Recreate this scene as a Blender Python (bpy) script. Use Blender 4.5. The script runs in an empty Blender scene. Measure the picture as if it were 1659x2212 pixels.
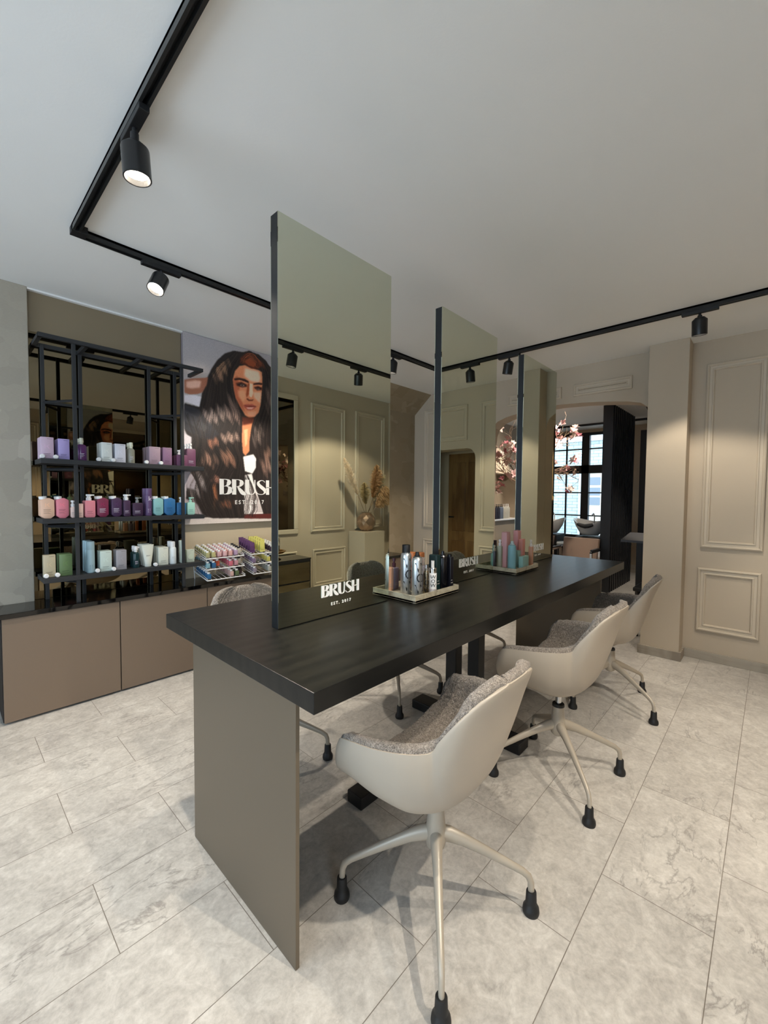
import bpy, bmesh, math, random
import numpy as np
from mathutils import Vector, Matrix, noise
R = math.radians
rnd = random.Random(7)
scene = bpy.context.scene
C = scene.collection

# ------------------------------------------------------------------ camera
cam = bpy.data.cameras.new('camera'); camo = bpy.data.objects.new('camera', cam); C.objects.link(camo)
cam.sensor_fit = 'HORIZONTAL'; cam.sensor_width = 36.0; cam.lens = 36.0*899.8/1659.0
yaw, pitch, roll = R(43.047), R(-2.304), R(0.473)
fw = Vector((math.cos(yaw)*math.cos(pitch), math.sin(yaw)*math.cos(pitch), math.sin(pitch)))
r0 = Vector((math.sin(yaw), -math.cos(yaw), 0)); u0 = r0.cross(fw)
rv = r0*math.cos(roll)+u0*math.sin(roll); uv = rv.cross(fw)
camo.matrix_world = Matrix(((rv.x, uv.x, -fw.x, 0), (rv.y, uv.y, -fw.y, 0), (rv.z, uv.z, -fw.z, 1.35), (0, 0, 0, 1)))
cam.clip_start = 0.05; cam.clip_end = 100
scene.camera = camo

# ------------------------------------------------------------------ world, exposure, light levels
SKY = 5.8; SPOT = 84.0
scene.view_settings.view_transform = 'Standard'; scene.view_settings.look = 'None'
scene.view_settings.gamma = 1.0; scene.view_settings.use_curve_mapping = False
scene.view_settings.exposure = -0.08
w = bpy.data.worlds.new('sky'); scene.world = w; w.use_nodes = True
bg = w.node_tree.nodes['Background']; bg.inputs[0].default_value = (0.66, 0.83, 1.0, 1); bg.inputs[1].default_value = SKY

def window_portal(name, loc, direction, sx, sy):
    l = bpy.data.lights.new(name, 'AREA'); l.shape = 'RECTANGLE'; l.size = sx; l.size_y = sy
    l.cycles.is_portal = True
    o = bpy.data.objects.new(name, l); C.objects.link(o); o.location = loc
    o.rotation_euler = Vector(direction).to_track_quat('-Z', 'Z').to_euler()
window_portal('daylight_portal', (-2.66, 1.3, 1.45), (1, 0, 0), 4.0, 2.3)
window_portal('daylight_portal', (-1.1, -1.56, 1.45), (0, 1, 0), 2.2, 2.2)  # portal of the added side window
window_portal('daylight_portal', (8.56, 3.0, 1.55), (-1, 0, 0), 2.1, 2.1)

# ------------------------------------------------------------------ materials
def lin(h):
    if isinstance(h, tuple): return h
    h = h.lstrip('#'); v = [int(h[i:i+2], 16)/255 for i in (0, 2, 4)]
    return tuple(c/12.92 if c <= .04045 else ((c+.055)/1.055)**2.4 for c in v)
MATS = {}
def pm(name, col, rough=.5, metal=0., spec=.5, trans=0., ior=1.45, emit=None, estr=0., coat=0.):
    if name in MATS: return MATS[name]
    m = bpy.data.materials.new(name); m.use_nodes = True
    b = m.node_tree.nodes['Principled BSDF']; c = lin(col)
    b.inputs['Base Color'].default_value = (*c, 1); b.inputs['Roughness'].default_value = rough
    b.inputs['Metallic'].default_value = metal; b.inputs['Specular IOR Level'].default_value = spec
    b.inputs['Transmission Weight'].default_value = trans; b.inputs['IOR'].default_value = ior
    b.inputs['Coat Weight'].default_value = coat
    if emit: b.inputs['Emission Color'].default_value = (*lin(emit), 1); b.inputs['Emission Strength'].default_value = estr
    m.diffuse_color = (*c, 1); MATS[name] = m; return m
class NT:
    def __init__(s, m): s.t = m.node_tree; s.b = s.t.nodes['Principled BSDF']
    def n(s, typ, **k):
        o = s.t.nodes.new(typ)
        for a, v in k.items():
            if a in o.inputs: o.inputs[a].default_value = v
            else: setattr(o, a, v)
        return o
    def l(s, a, b): s.t.links.new(a, b)
    def coord(s, scale=(1, 1, 1), rot=(0, 0, 0), loc=(0, 0, 0), kind='Object'):
        tc = s.n('ShaderNodeTexCoord'); mp = s.n('ShaderNodeMapping')
        mp.inputs['Scale'].default_value = scale; mp.inputs['Rotation'].default_value = rot; mp.inputs['Location'].default_value = loc
        s.l(tc.outputs[kind], mp.inputs[0]); return mp.outputs[0]
    def noise(s, vec, scale, detail=4, rough=.5, dist=0.):
        o = s.n('ShaderNodeTexNoise'); o.inputs['Scale'].default_value = scale; o.inputs['Detail'].default_value = detail
        o.inputs['Roughness'].default_value = rough; o.inputs['Distortion'].default_value = dist
        s.l(vec, o.inputs['Vector']); return o.outputs['Fac']
    def ramp(s, fac, stops):
        o = s.n('ShaderNodeValToRGB'); e = o.color_ramp.elements
        while len(e) < len(stops): e.new(.5)
        for i, (p, c) in enumerate(stops):
            e[i].position = p; e[i].color = (*lin(c), 1) if not isinstance(c, (int, float)) else (c, c, c, 1)
        s.l(fac, o.inputs[0]); return o.outputs[0]
    def mix(s, fac, a, b, mode='MIX'):
        o = s.n('ShaderNodeMix', data_type='RGBA', blend_type=mode)
        for inp, v in ((o.inputs[0], fac), (o.inputs[6], a), (o.inputs[7], b)):
            if isinstance(v, (int, float)): inp.default_value = v
            elif isinstance(v, (tuple, str)): inp.default_value = (*lin(v), 1)
            else: s.l(v, inp)
        return o.outputs[2]
    def bump(s, h, strength=.3, dist=.01):
        o = s.n('ShaderNodeBump'); o.inputs['Strength'].default_value = strength; o.inputs['Distance'].default_value = dist
        s.l(h, o.inputs['Height']); s.l(o.outputs[0], s.b.inputs['Normal'])

def plaster(name, col, var=.04, rough=.75, bump=.12, scale=60):
    m = pm(name, col, rough); t = NT(m); v = t.coord()
    n = t.noise(v, scale, 5, .6); n2 = t.noise(v, 1.3, 3)
    c = lin(col); lo = tuple(x*(1-var) for x in c); hi = tuple(min(1, x*(1+var)) for x in c)
    t.l(t.ramp(n2, [(.3, lo), (.7, hi)]), t.b.inputs['Base Color'])
    t.bump(n, bump, .004); return m
M_wall = plaster('warm beige wall paint', '#b8aa96', .03)
M_ceil = plaster('matt white ceiling paint', '#e8e8e6', .01, .9, .08, 120)
M_taupe = plaster('taupe lacquered board', '#81735c', .03, .5, .02)
M_mould = pm('beige moulding paint', '#bfb29e', .55)

def floor_mat():
    m = pm('marble look vinyl tile', '#b8b1a7', .34, spec=.45); t = NT(m)
    v = t.coord()
    br = t.n('ShaderNodeTexBrick'); br.offset = .5; br.offset_frequency = 2; br.squash = 1
    mp = t.n('ShaderNodeMapping'); mp.inputs['Location'].default_value = (-.333+.315+6.3, -.722+.3165*20, 0)
    tc = t.n('ShaderNodeTexCoord'); t.l(tc.outputs['Object'], mp.inputs[0]); t.l(mp.outputs[0], br.inputs['Vector'])
    br.inputs['Scale'].default_value = 1.0; br.inputs['Brick Width'].default_value = .63; br.inputs['Row Height'].default_value = .3165
    br.inputs['Mortar Size'].default_value = .0013; br.inputs['Mortar Smooth'].default_value = .2; br.inputs['Bias'].default_value = 0
    br.inputs['Color1'].default_value = (.94, .94, .94, 1); br.inputs['Color2'].default_value = (1.03, 1.03, 1.03, 1)
    br.inputs['Mortar'].default_value = (.36, .33, .30, 1)
    # vein direction differs per tile through the brick colour
    off = t.n('ShaderNodeVectorMath', operation='MULTIPLY_ADD'); t.l(br.outputs['Color'], off.inputs[0])
    off.inputs[1].default_value = (13, 7, 5); t.l(v, off.inputs[2]); vv = off.outputs[0]
    n1 = t.noise(vv, 3.2, 8, .62, .5); n2 = t.noise(vv, 17, 7, .68, .8); n3 = t.noise(vv, 70, 5, .7)
    base = t.ramp(n1, [(.32, '#9c9792'), (.5, '#b7b2ab'), (.70, '#d0ccc5')])
    base = t.mix(.55, base, t.ramp(n2, [(.32, '#8a8580'), (.52, '#b9b4ad'), (.68, '#d8d4cd')]))
    base = t.mix(.28, base, t.ramp(n3, [(.3, '#8b857d'), (.7, '#dad5cc')]))
    # veins
    st = t.n('ShaderNodeMapping'); st.inputs['Rotation'].default_value = (0, 0, .6); st.inputs['Scale'].default_value = (1, 3.0, 1)
    t.l(vv, st.inputs[0])
    vn = t.noise(st.outputs[0], 2.2, 8, .58, .55)
    ab = t.n('ShaderNodeMath', operation='SUBTRACT'); t.l(vn, ab.inputs[0]); ab.inputs[1].default_value = .5
    ab2 = t.n('ShaderNodeMath', operation='ABSOLUTE'); t.l(ab.outputs[0], ab2.inputs[0])
    vein = t.ramp(ab2.outputs[0], [(.0, 1.), (.006, .45), (.016, 0.)])
    msk = t.ramp(t.noise(vv, 2.1, 3), [(.50, 0.), (.60, 1.)])
    mm = t.n('ShaderNodeMath', operation='MULTIPLY'); t.l(vein, mm.inputs[0]); t.l(msk, mm.inputs[1])
    mm2 = t.n('ShaderNodeMath', operation='MULTIPLY'); t.l(mm.outputs[0], mm2.inputs[0]); mm2.inputs[1].default_value = .62
    base = t.mix(mm2.outputs[0], base, '#77726d')
    base = t.mix(1.0, base, br.outputs['Color'], 'MULTIPLY')
    t.l(base, t.b.inputs['Base Color'])
    t.l(t.ramp(n2, [(.3, .30), (.7, .42)]), t.b.inputs['Roughness'])
    t.bump(n2, .05, .002); return m
M_floor = floor_mat()

def mineral_mat(name, cols, sheen=.45):
    m = pm(name, cols[1], sheen); t = NT(m); v = t.coord()
    d = t.n('ShaderNodeVectorMath', operation='ADD'); t.l(v, d.inputs[0])
    nn = t.n('ShaderNodeTexNoise'); nn.inputs['Scale'].default_value = 2.2; t.l(v, nn.inputs['Vector']); 
    sc = t.n('ShaderNodeVectorMath', operation='SCALE'); sc.inputs['Scale'].default_value = .18; t.l(nn.outputs['Color'], sc.inputs[0]); t.l(sc.outputs[0], d.inputs[1])
    vo = t.n('ShaderNodeTexVoronoi', distance='CHEBYCHEV'); vo.inputs['Scale'].default_value = 7.5; t.l(d.outputs[0], vo.inputs['Vector'])
    sep = t.n('ShaderNodeSeparateColor'); t.l(vo.outputs['Color'], sep.inputs[0])
    base = t.ramp(sep.outputs[0], [(.0, cols[0]), (.45, cols[1]), (.75, cols[1]), (1., cols[2])])
    fine = t.noise(t.coord((1, 1, 9)), 60, 4, .6)
    base = t.mix(.3, base, t.ramp(fine, [(.3, cols[0]), (.7, cols[2])]))
    t.l(base, t.b.inputs['Base Color'])
    t.l(t.ramp(sep.outputs[1], [(.4, .6), (.9, .38)]), t.b.inputs['Roughness'])
    t.bump(fine, .1, .003); return m
M_mineral = mineral_mat('patchwork mineral wallpaper', ('#989083', '#a29a8c', '#b4ac9d'))
M_brownwall = mineral_mat('brown mineral wallpaper', ('#85765c', '#8f8068', '#9d8e76'), .6)

def wood_mat(name, c0, c1, rough=.4, scale=1., bump=.15, axis=0):
    m = pm(name, c0, rough, spec=.4); t = NT(m)
    s = [14, 14, 14]; s[axis] = 1.1
    v = t.coord(tuple(x*scale for x in s)); n = t.noise(v, 1.5, 6, .6, 1.2)
    wv = t.n('ShaderNodeTexWave'); wv.inputs['Scale'].default_value = 1.3; wv.inputs['Distortion'].default_value = 7; wv.inputs['Detail'].default_value = 3
    wv.bands_direction = 'Y' if axis == 0 else 'X'; t.l(t.coord((.9, 4, 4) if axis == 0 else (4, 4, .9)), wv.inputs['Vector'])
    f = t.mix(.4, n, wv.outputs['Fac']); t.l(t.ramp(f, [(.3, c0), (.7, c1)]), t.b.inputs['Base Color'])
    t.bump(f, bump, .002); return m
M_table = wood_mat('black stained oak', '#111110', '#1b1a17', .33)
M_post = pm('anthracite metal', '#17181a', .45, metal=.2)
M_black = pm('black powder coat', '#141416', .5)
M_shelf = pm('charcoal steel shelf', '#2a2b2d', .55, metal=.1)
def lam(name, col, metal=.35, rough=.42):
    m = pm(name, col, rough, metal=metal); t = NT(m); t.bump(t.noise(t.coord(), 900, 2), .02, .001); return m
M_panel = lam('bronze laminate', '#6e6252', .35, .42)
M_door = lam('mocha laminate', '#7b6a5a', .25, .45)
M_gap = pm('dark shadow gap', '#1c1210', .7)
M_blackglass = pm('black glass', '#050506', .04, spec=.7)
M_mirror = pm('silver mirror', '#d3d8c8', .008, metal=1.)
M_bronze = pm('bronze tinted mirror', (.20, .165, .105), .012, metal=1.)
M_mframe = pm('dark blue grey frame', '#131619', .4)
M_vinyl = pm('white vinyl lettering', '#e4e2de', .5)
M_shell = pm('beige moulded plastic', '#a69b8c', .42)
M_basemetal = pm('beige powder coated aluminium', '#aca293', .35, metal=.15)
M_rubber = pm('black rubber', '#1a1a1b', .5)
M_chrome = pm('chrome', '#c8c8c8', .12, metal=1.)
M_white = pm('white plastic', '#e6e4e2', .4)
M_clear = pm('clear plastic', '#e8e8e4', .1, trans=.85)
M_goldtext = pm('grey print', '#9a948c', .5)
def boucle():
    m = pm('grey boucle fabric', '#8f857a', .95, spec=.1); t = NT(m); v = t.coord()
    vo = t.n('ShaderNodeTexVoronoi'); vo.inputs['Scale'].default_value = 230; t.l(v, vo.inputs['Vector'])
    n = t.noise(v, 190, 4, .65, 1.5)
    t.l(t.ramp(n, [(.32, '#453e38'), (.5, '#7d746b'), (.68, '#b3a99d')]), t.b.inputs['Base Color'])
    t.b.inputs['Sheen Weight'].default_value = .25
    f = t.mix(.5, n, vo.outputs['Distance']); t.bump(f, .9, .006); return m
M_boucle = boucle()
def stone():
    m = pm('beige travertine', '#a69c84', .5); t = NT(m); v = t.coord()
    n = t.noise(v, 14, 8, .65, 1.5); t.l(t.ramp(n, [(.3, '#7d7462'), (.48, '#a79e88'), (.62, '#b9b19c'), (.8, '#8c7f66')]), t.b.inputs['Base Color'])
    return m
M_stone = stone()
def pane_mat():
    m = bpy.data.materials.new('window glass'); m.use_nodes = True; t = m.node_tree; t.nodes.clear()
    o = t.nodes.new('ShaderNodeOutputMaterial'); mx = t.nodes.new('ShaderNodeMixShader'); tr = t.nodes.new('ShaderNodeBsdfTransparent'); gl = t.nodes.new('ShaderNodeBsdfGlossy')
    fr = t.nodes.new('ShaderNodeFresnel'); fr.inputs[0].default_value = 1.45; gl.inputs['Roughness'].default_value = .02
    t.links.new(fr.outputs[0], mx.inputs[0]); t.links.new(tr.outputs[0], mx.inputs[1]); t.links.new(gl.outputs[0], mx.inputs[2]); t.links.new(mx.outputs[0], o.inputs[0])
    return m
M_pane = pane_mat()

# ------------------------------------------------------------------ building helpers
def world_loc(o):
    v = Vector((0, 0, 0))
    while o: v += o.location; o = o.parent
    return v
class MB:
    def __init__(s): s.bm = bmesh.new()
    def box(s, x0, x1, y0, y1, z0, z1, bev=0., seg=2):
        r = bmesh.ops.create_cube(s.bm, size=1); vs = r['verts']
        for v in vs: v.co = Vector((x0+(v.co.x+.5)*(x1-x0), y0+(v.co.y+.5)*(y1-y0), z0+(v.co.z+.5)*(z1-z0)))
        if bev > 0:
            es = list({e for v in vs for e in v.link_edges})
            bmesh.ops.bevel(s.bm, geom=es, offset=bev, segments=seg, affect='EDGES', profile=.5)
        return s
    def lathe(s, prof, c=(0, 0, 0), seg=24, sx=1., sy=1., mat=None, rot=0.):
        rings = []
        for r, z in prof:
            if r < 1e-5: rings.append([s.bm.verts.new((c[0], c[1], c[2]+z))])
            else: rings.append([s.bm.verts.new((c[0]+r*sx*math.cos(rot+2*math.pi*i/seg), c[1]+r*sy*math.sin(rot+2*math.pi*i/seg), c[2]+z)) for i in range(seg)])
        new = [v for ring in rings for v in ring]
        for a, b in zip(rings, rings[1:]):
            for i in range(seg):
                j = (i+1) % seg
                f = [a[i % len(a)], a[j % len(a)], b[j % len(b)], b[i % len(b)]]
                u = []
                for v in f:
                    if v not in u: u.append(v)
                if len(u) > 2: s.bm.faces.new(u)
        for ring in (rings[0], rings[-1]):
            if len(ring) > 2: s.bm.faces.new(ring)
        if mat is not None:
            for v in new: v.co = mat @ v.co
        return s
    def cyl(s, c, r, h, seg=24, mat=None, r1=None):
        return s.lathe([(r, 0), (r if r1 is None else r1, h)], c, seg, mat=mat)
    def tube(s, pts, rad, seg=8, flat=1., cap=True):
        pts = [Vector(p) for p in pts]; n = len(pts); rings = []; up = Vector((0, 0, 1))
        prev = None
        for i, p in enumerate(pts):
            d = (pts[min(i+1, n-1)]-pts[max(i-1, 0)]).normalized()
            a = (prev if prev is not None else (up if abs(d.z) < .95 else Vector((1, 0, 0))))
            x = d.cross(a).normalized(); y = x.cross(d).normalized(); prev = y
            r = rad[i] if isinstance(rad, (list, tuple)) else rad
            rings.append([s.bm.verts.new(p+x*(r*flat*math.cos(2*math.pi*k/seg))+y*(r*math.sin(2*math.pi*k/seg))) for k in range(seg)])
        for a, b in zip(rings, rings[1:]):
            for k in range(seg): s.bm.faces.new([a[k], a[(k+1) % seg], b[(k+1) % seg], b[k]])
        if cap: s.bm.faces.new(rings[0]); s.bm.faces.new(rings[-1])
        return s
    def prism(s, pts, off):
        off = Vector(off); a = [s.bm.verts.new(p) for p in pts]; b = [s.bm.verts.new(Vector(p)+off) for p in pts]; n = len(pts)
        s.bm.faces.new(a); s.bm.faces.new(b[::-1])
        for i in range(n): s.bm.faces.new([a[i], a[(i+1) % n], b[(i+1) % n], b[i]])
        return s
    def ribbon(s, pts, place, depth, sub=6):
        """stroke of varying width: pts (x, y, width); place maps (x, y, d) to world"""
        P = [Vector(p) for p in pts]; out = []
        for i in range(len(P)-1):
            p0, p1, p2, p3 = P[max(i-1, 0)], P[i], P[i+1], P[min(i+2, len(P)-1)]
            k = sub if len(P) > 2 else 1
            for j in range(k):
                t = j/k; out.append(.5*((2*p1)+(p2-p0)*t+(2*p0-5*p1+4*p2-p3)*t*t+(3*p1-p0-3*p2+p3)*t**3))
        out.append(P[-1]); L = []; Rr = []
        for i, p in enumerate(out):
            d = out[min(i+1, len(out)-1)]-out[max(i-1, 0)]; d.z = 0; d.normalize(); nrm = Vector((-d.y, d.x))
            L.append((p.x+nrm.x*p.z/2, p.y+nrm.y*p.z/2)); Rr.append((p.x-nrm.x*p.z/2, p.y-nrm.y*p.z/2))
        for i in range(len(out)-1):
            q = [L[i], L[i+1], Rr[i+1], Rr[i]]
            a = [s.bm.verts.new(place(x, y, 0)) for x, y in q]; b = [s.bm.verts.new(place(x, y, depth)) for x, y in q]
            s.bm.faces.new(b)
            for k in range(4): s.bm.faces.new([a[k], a[(k+1) % 4], b[(k+1) % 4], b[k]])
        return s
    def build(s, name, mat, parent=None, smooth=None, kind=None):
        me = bpy.data.meshes.new(name); bmesh.ops.recalc_face_normals(s.bm, faces=s.bm.faces)
        if parent is not None:
            o = world_loc(parent)
            for v in s.bm.verts: v.co -= o
        s.bm.to_mesh(me); s.bm.free()
        if smooth:
            me.shade_smooth(); me.set_sharp_from_angle(angle=R(smooth))
        for m in (mat if isinstance(mat, (list, tuple)) else [mat]): me.materials.append(m)
        ob = bpy.data.objects.new(name, me); C.objects.link(ob)
        if parent is not None: ob.parent = parent
        if kind: ob['kind'] = kind
        return ob
def thing(name, label, cat, loc, group=None):
    o = bpy.data.objects.new(name, None); C.objects.link(o); o.location = loc; o.empty_display_size = .05
    tag(o, label, cat, group); return o
def tag(o, label, cat, group=None):
    o['label'] = label; o['category'] = cat
    if group: o['group'] = group
    return o
def copy_tree(o, parent=None):
    c = o.copy(); C.objects.link(c); c.parent = parent
    for ch in o.children: copy_tree(ch, c)
    return c
def struct(name, mb, mat, smooth=None): return mb.build(name, mat, None, smooth, 'structure')

def text_mesh(name, s, size, mat, parent, M, extrude=.0004, bold=0., space=1.):
    cu = bpy.data.curves.new('txt', 'FONT'); cu.body = s; cu.size = size; cu.extrude = extrude; cu.offset = bold
    cu.align_x = 'CENTER'; cu.space_character = space; cu.resolution_u = 3
    t = bpy.data.objects.new('txt', cu); me = bpy.data.meshes.new_from_object(t); bpy.data.objects.remove(t); bpy.data.curves.remove(cu)
    o = world_loc(parent); me.transform(Matrix.Translation(-o) @ M); me.name = name
    me.materials.clear(); me.materials.append(mat); ob = bpy.data.objects.new(name, me); C.objects.link(ob); ob.parent = parent; return ob

# the BRUSH word mark, drawn as strokes of varying width on a unit height
LOGO = {
 'B': [[(.10, 0, .20), (.10, 1, .20)], [(.12, .975, .05), (.30, .97, .06), (.42, .90, .14), (.43, .76, .20), (.36, .60, .11), (.22, .525, .04)],
       [(.18, .53, .04), (.36, .52, .06), (.47, .42, .18), (.49, .26, .24), (.41, .10, .16), (.28, .03, .06), (.12, .025, .05)]],
 'R': [[(.10, 0, .20), (.10, 1, .20)], [(.12, .975, .05), (.32, .97, .06), (.44, .88, .16), (.45, .72, .20), (.38, .57, .10), (.22, .52, .04)],
       [(.26, .54, .06), (.38, .32, .17), (.52, .09, .22), (.66, .0, .10)]],
 'U': [[(.10, 1, .20), (.10, .35, .20), (.15, .12, .17), (.27, .025, .06), (.40, .06, .06), (.47, .25, .07), (.48, 1, .07)]],
 'S': [[(.46, .86, .05), (.38, .96, .05), (.26, .975, .06), (.13, .86, .11), (.14, .70, .17), (.28, .52, .21), (.42, .36, .20), (.47, .20, .14), (.38, .05, .06), (.22, .02, .05), (.08, .08, .05), (.03, .2, .04)]],
 'H': [[(.09, 0, .17), (.09, 1, .17)], [(.03, .5, .06), (.45, .5, .06)], [(.50, 0, .18), (.50, 1, .18)]]}
LADV = {'B': .60, 'R': .66, 'U': .56, 'S': .54, 'H': .62}
def logo(parent, place, height, depth, mat, small=True, spacing=.95):
    """place(x, y, d): x to the right and y up in metres from the logo's centre"""
    tot = sum(LADV.values())*spacing
    mb = MB(); x0 = -tot/2
    for ch in 'BRUSH':
        for st in LOGO[ch]:
            mb.ribbon([(x0+p[0], p[1], p[2]*(.98 if p[2] > .09 else .8)) for p in st], lambda x, y, d: place(x*height*1.45, y*height, d), depth)
        x0 += LADV[ch]*spacing
    mb.build('logo_lettering', mat, parent)
    return tot*height

# ------------------------------------------------------------------ the room
H = 2.635; WX = 4.33; WY = 3.50; BY = -1.41; MX0 = -2.6
fl = MB().box(MX0-.1, 8.6, BY-.1, 3.9, -.05, 0); struct('floor', fl, M_floor)
struct('ceiling', MB().box(MX0-.1, 8.6, BY-.1, 3.9, H, H+.06), M_ceil)
struct('wall_left', MB().box(MX0-.1, WX, WY, WY+.12, 0, H), M_brownwall)
for a in ((MX0-.1, -2.2, 0, H), (0, 5.5, 0, H), (-2.2, 0, 0, .3), (-2.2, 0, 2.55, H)):
    struct('wall_back', MB().box(a[0], a[1], BY-.12, BY, a[2], a[3]), M_wall)
# wall with the arched passage and the rounded doorway
pts = [(BY, 0), (-.95, 0), (-.95, 1.80)]
pts += [(-.83-.12*math.cos(a), 1.80+.12*math.sin(a)) for a in [R(x) for x in (15, 30, 45, 60, 75, 90)]]
pts += [(-.14+.12*math.sin(a), 1.80+.12*math.cos(a)) for a in [R(x) for x in (0, 15, 30, 45, 60, 75, 90)]]
pts += [(-.02, 0), (.81, 0), (.81, 2.02), (.818, 2.10), (.84, 2.155), (.90, 2.20), (1.0, 2.225), (1.1, 2.24), (1.25, 2.258), (1.4, 2.272), (1.64, 2.283), (1.85, 2.275), (2.05, 2.252), (2.2, 2.225), (2.3, 2.19), (2.37, 2.13), (2.41, 2.05), (2.42, 1.95), (2.42, 0), (WY+.1, 0), (WY+.1, H), (BY, H)]
struct('wall_right', MB().prism([(WX, y, z) for y, z in pts], (.2, 0, 0)), M_wall)
struct('trim_1', MB().box(4.15, WX, .53, .81, 0, H, .003), M_wall)          # pillar
struct('trim_2', MB().prism([(2.6, WY, H), (2.6, 3.235, H), (2.6, WY, 2.405)], (WX-2.6, 0, 0)), M_brownwall)   # sloping bulkhead
struct('trim_3', MB().box(MX0, .41, 3.45, WY, 0, H, .004), M_mineral)       # papered column
struct('trim_4', MB().box(.412, 1.346, 3.485, WY, 2.376, H-.012), M_taupe)  # board above the mirror
struct('trim_5', MB().box(.41, 1.35, 3.455, WY, H-.012, H-.001), M_ceil)
struct('trim_6', MB().box(1.349, 2.6, 3.494, WY-.001, .6, 1.11), pm('cream wall behind the counter', '#bfb096', .7))
M_skirt = wood_mat('grey oak skirting', '#857b6e', '#a39a8c', .6, axis=1)
struct('baseboard_right', MB().box(WX-.016, WX, -.019, .53, 0, .075, .002), M_skirt)
struct('baseboard_corner', MB().box(WX-.016, WX, BY, -.96, 0, .075, .002), M_skirt)
bb = MB().box(4.134, 4.15, .514, .826, 0, .075, .002).box(4.1501, WX-.0162, .514, .5299, 0, .075, .002); struct('baseboard_pillar', bb, M_skirt)
struct('baseboard_far', MB().box(WX-.016, WX, 2.43, 3.2, 0, .075, .002), M_skirt)
struct('baseboard_back', MB().box(0, WX, BY, BY+.016, 0, .075, .002), M_skirt)

# mouldings: rectangular frames with a stepped profile, mapped on a wall
def moulding(name, a0, a1, z0, z1, wall):
    mb = MB(); prof = [(0, 0), (0, .014), (.004, .020), (.012, .023), (.019, .019), (.023, .011), (.040, .011), (.044, .016), (.050, .016), (.055, .010), (.058, 0)]
    n = len(prof); rings = []
    for ca, cz, sa, sz in ((a0, z0, 1, 1), (a1, z0, -1, 1), (a1, z1, -1, -1), (a0, z1, 1, -1)):
        ring = []
        for w_, h_ in prof:
            a = ca+sa*w_; z = cz+sz*w_
            ring.append(mb.bm.verts.new((WX-h_, a, z) if wall == 'X' else (a, BY+h_, z)))
        rings.append(ring)
    for i in range(4):
        A, B = rings[i], rings[(i+1) % 4]
        for k in range(n-1): mb.bm.faces.new([A[k], A[k+1], B[k+1], B[k]])
    return struct(name, mb, M_mould, 25)
k = 10
for a0, a1, z0, z1, wl in ((.047, .433, .94, 2.44, 'X'), (.047, .443, .245, .77, 'X'), (.968, 1.482, 2.34, 2.455, 'X'), (1.60, 2.18, 2.34, 2.455, 'X'),
        (2.62, 3.33, .94, 2.445, 'X'), (2.62, 3.33, .245, .79, 'X'), (-.90, -.13, 2.02, 2.44, 'X'), (-1.36, -1.02, .94, 2.44, 'X'),
        (2.985, 3.51, .91, 2.42, 'Y'), (3.69, 4.235, .91, 2.43, 'Y'), (3.01, 3.525, .245, .70, 'Y'), (3.69, 4.235, .245, .70, 'Y'), (2.2, 2.785, .245, .70, 'Y'), (.3, 1.1, .91, 2.43, 'Y')):
    moulding('trim_%d' % k, a0, a1, z0, z1, wl); k += 1

# shop front behind the camera
for a in ((MX0-.1, MX0, BY-.1, -.8, 0, H), (MX0-.1, MX0, 3.4, WY+.1, 0, H), (MX0-.1, MX0, -.8, 3.4, 0, .3), (MX0-.1, MX0, -.8, 3.4, 2.55, H)):
    struct('wall_front', MB().box(*a), M_wall)
wf = MB()
for y in (-.8, .6, 2.0, 3.33): wf.box(MX0-.08, MX0-.02, y, y+.07, .3, 2.55)
wf.box(MX0-.08, MX0-.02, -.8, 3.4, .3, .36).box(MX0-.08, MX0-.02, -.8, 3.4, 2.49, 2.55)
for x in (-2.2, -1.13, -.07): wf.box(x, x+.07, BY-.09, BY-.03, .3, 2.55)  # side window out of view, added for more light on the ceiling
wf.box(-2.2, 0, BY-.09, BY-.03, .3, .36).box(-2.2, 0, BY-.09, BY-.03, 2.49, 2.55)
w1 = struct('window_1', wf, M_black)
MB().box(-2.18, -.02, BY-.062, BY-.058, .33, 2.52).build('pane', M_pane, w1)
MB().box(MX0-.055, MX0-.05, -.78, 3.38, .33, 2.52).build('pane', M_pane, w1)

# ------------------------------------------------------------------ second room
R2X = 8.5; L2 = 3.52; M_room2 = plaster('taupe wall paint', '#a2937f', .03)
struct('wall_passage', MB().box(4.53, 8.6, -.02, .10, 0, H), M_wall)
struct('wall_niche', MB().box(5.4, 5.5, BY, -.02, 0, H), M_wall)
struct('ceiling_niche', MB().box(4.53, 5.4, BY, -.02, 2.02, 2.08), M_wall)
w2 = MB().box(4.53, 6.4, L2, 3.8, 0, H).box(6.4, 7.46, L2, 3.8, 0, .92).box(6.4, 7.46, L2, 3.8, 1.75, H).box(7.46, 8.6, L2, 3.8, 0, H).box(6.3, 7.6, 3.80, 3.9, 0, H)
struct('wall_washroom', w2, M_room2)
struct('trim_7', MB().box(6.4, 7.46, 3.49, 3.8, .92, .945, .002), M_white)
wz0, wz1 = .56, 2.575
for a in ((R2X, R2X+.12, .0, 1.93, 0, H), (R2X, R2X+.12, 1.93, 4.0, 0, wz0), (R2X, R2X+.12, 1.93, 4.0, wz1, H)):
    struct('wall_end', MB().box(*a), M_room2)
struct('baseboard_end', MB().box(R2X-.015, R2X, .1, 1.93, 0, .14), M_skirt)
wf = MB(); x0, x1 = R2X+.0, R2X+.07
wf.box(x0, x1, 1.93, 4.0, wz0, wz0+.05).box(x0, x1, 1.93, 4.0, wz1-.05, wz1).box(x0-.02, x1, 1.93, 4.0, 1.80, 1.955)
for y in (1.93, 2.59, 3.30, 3.93): wf.box(x0-.02, x1, y, y+(.135 if y in (2.59, 3.30) else .07), wz0, wz1)
for y in (2.30, 3.02, 3.70):
    wf.box(x0+.02, x1-.02, y-.014, y+.014, wz0, wz1)
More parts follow.
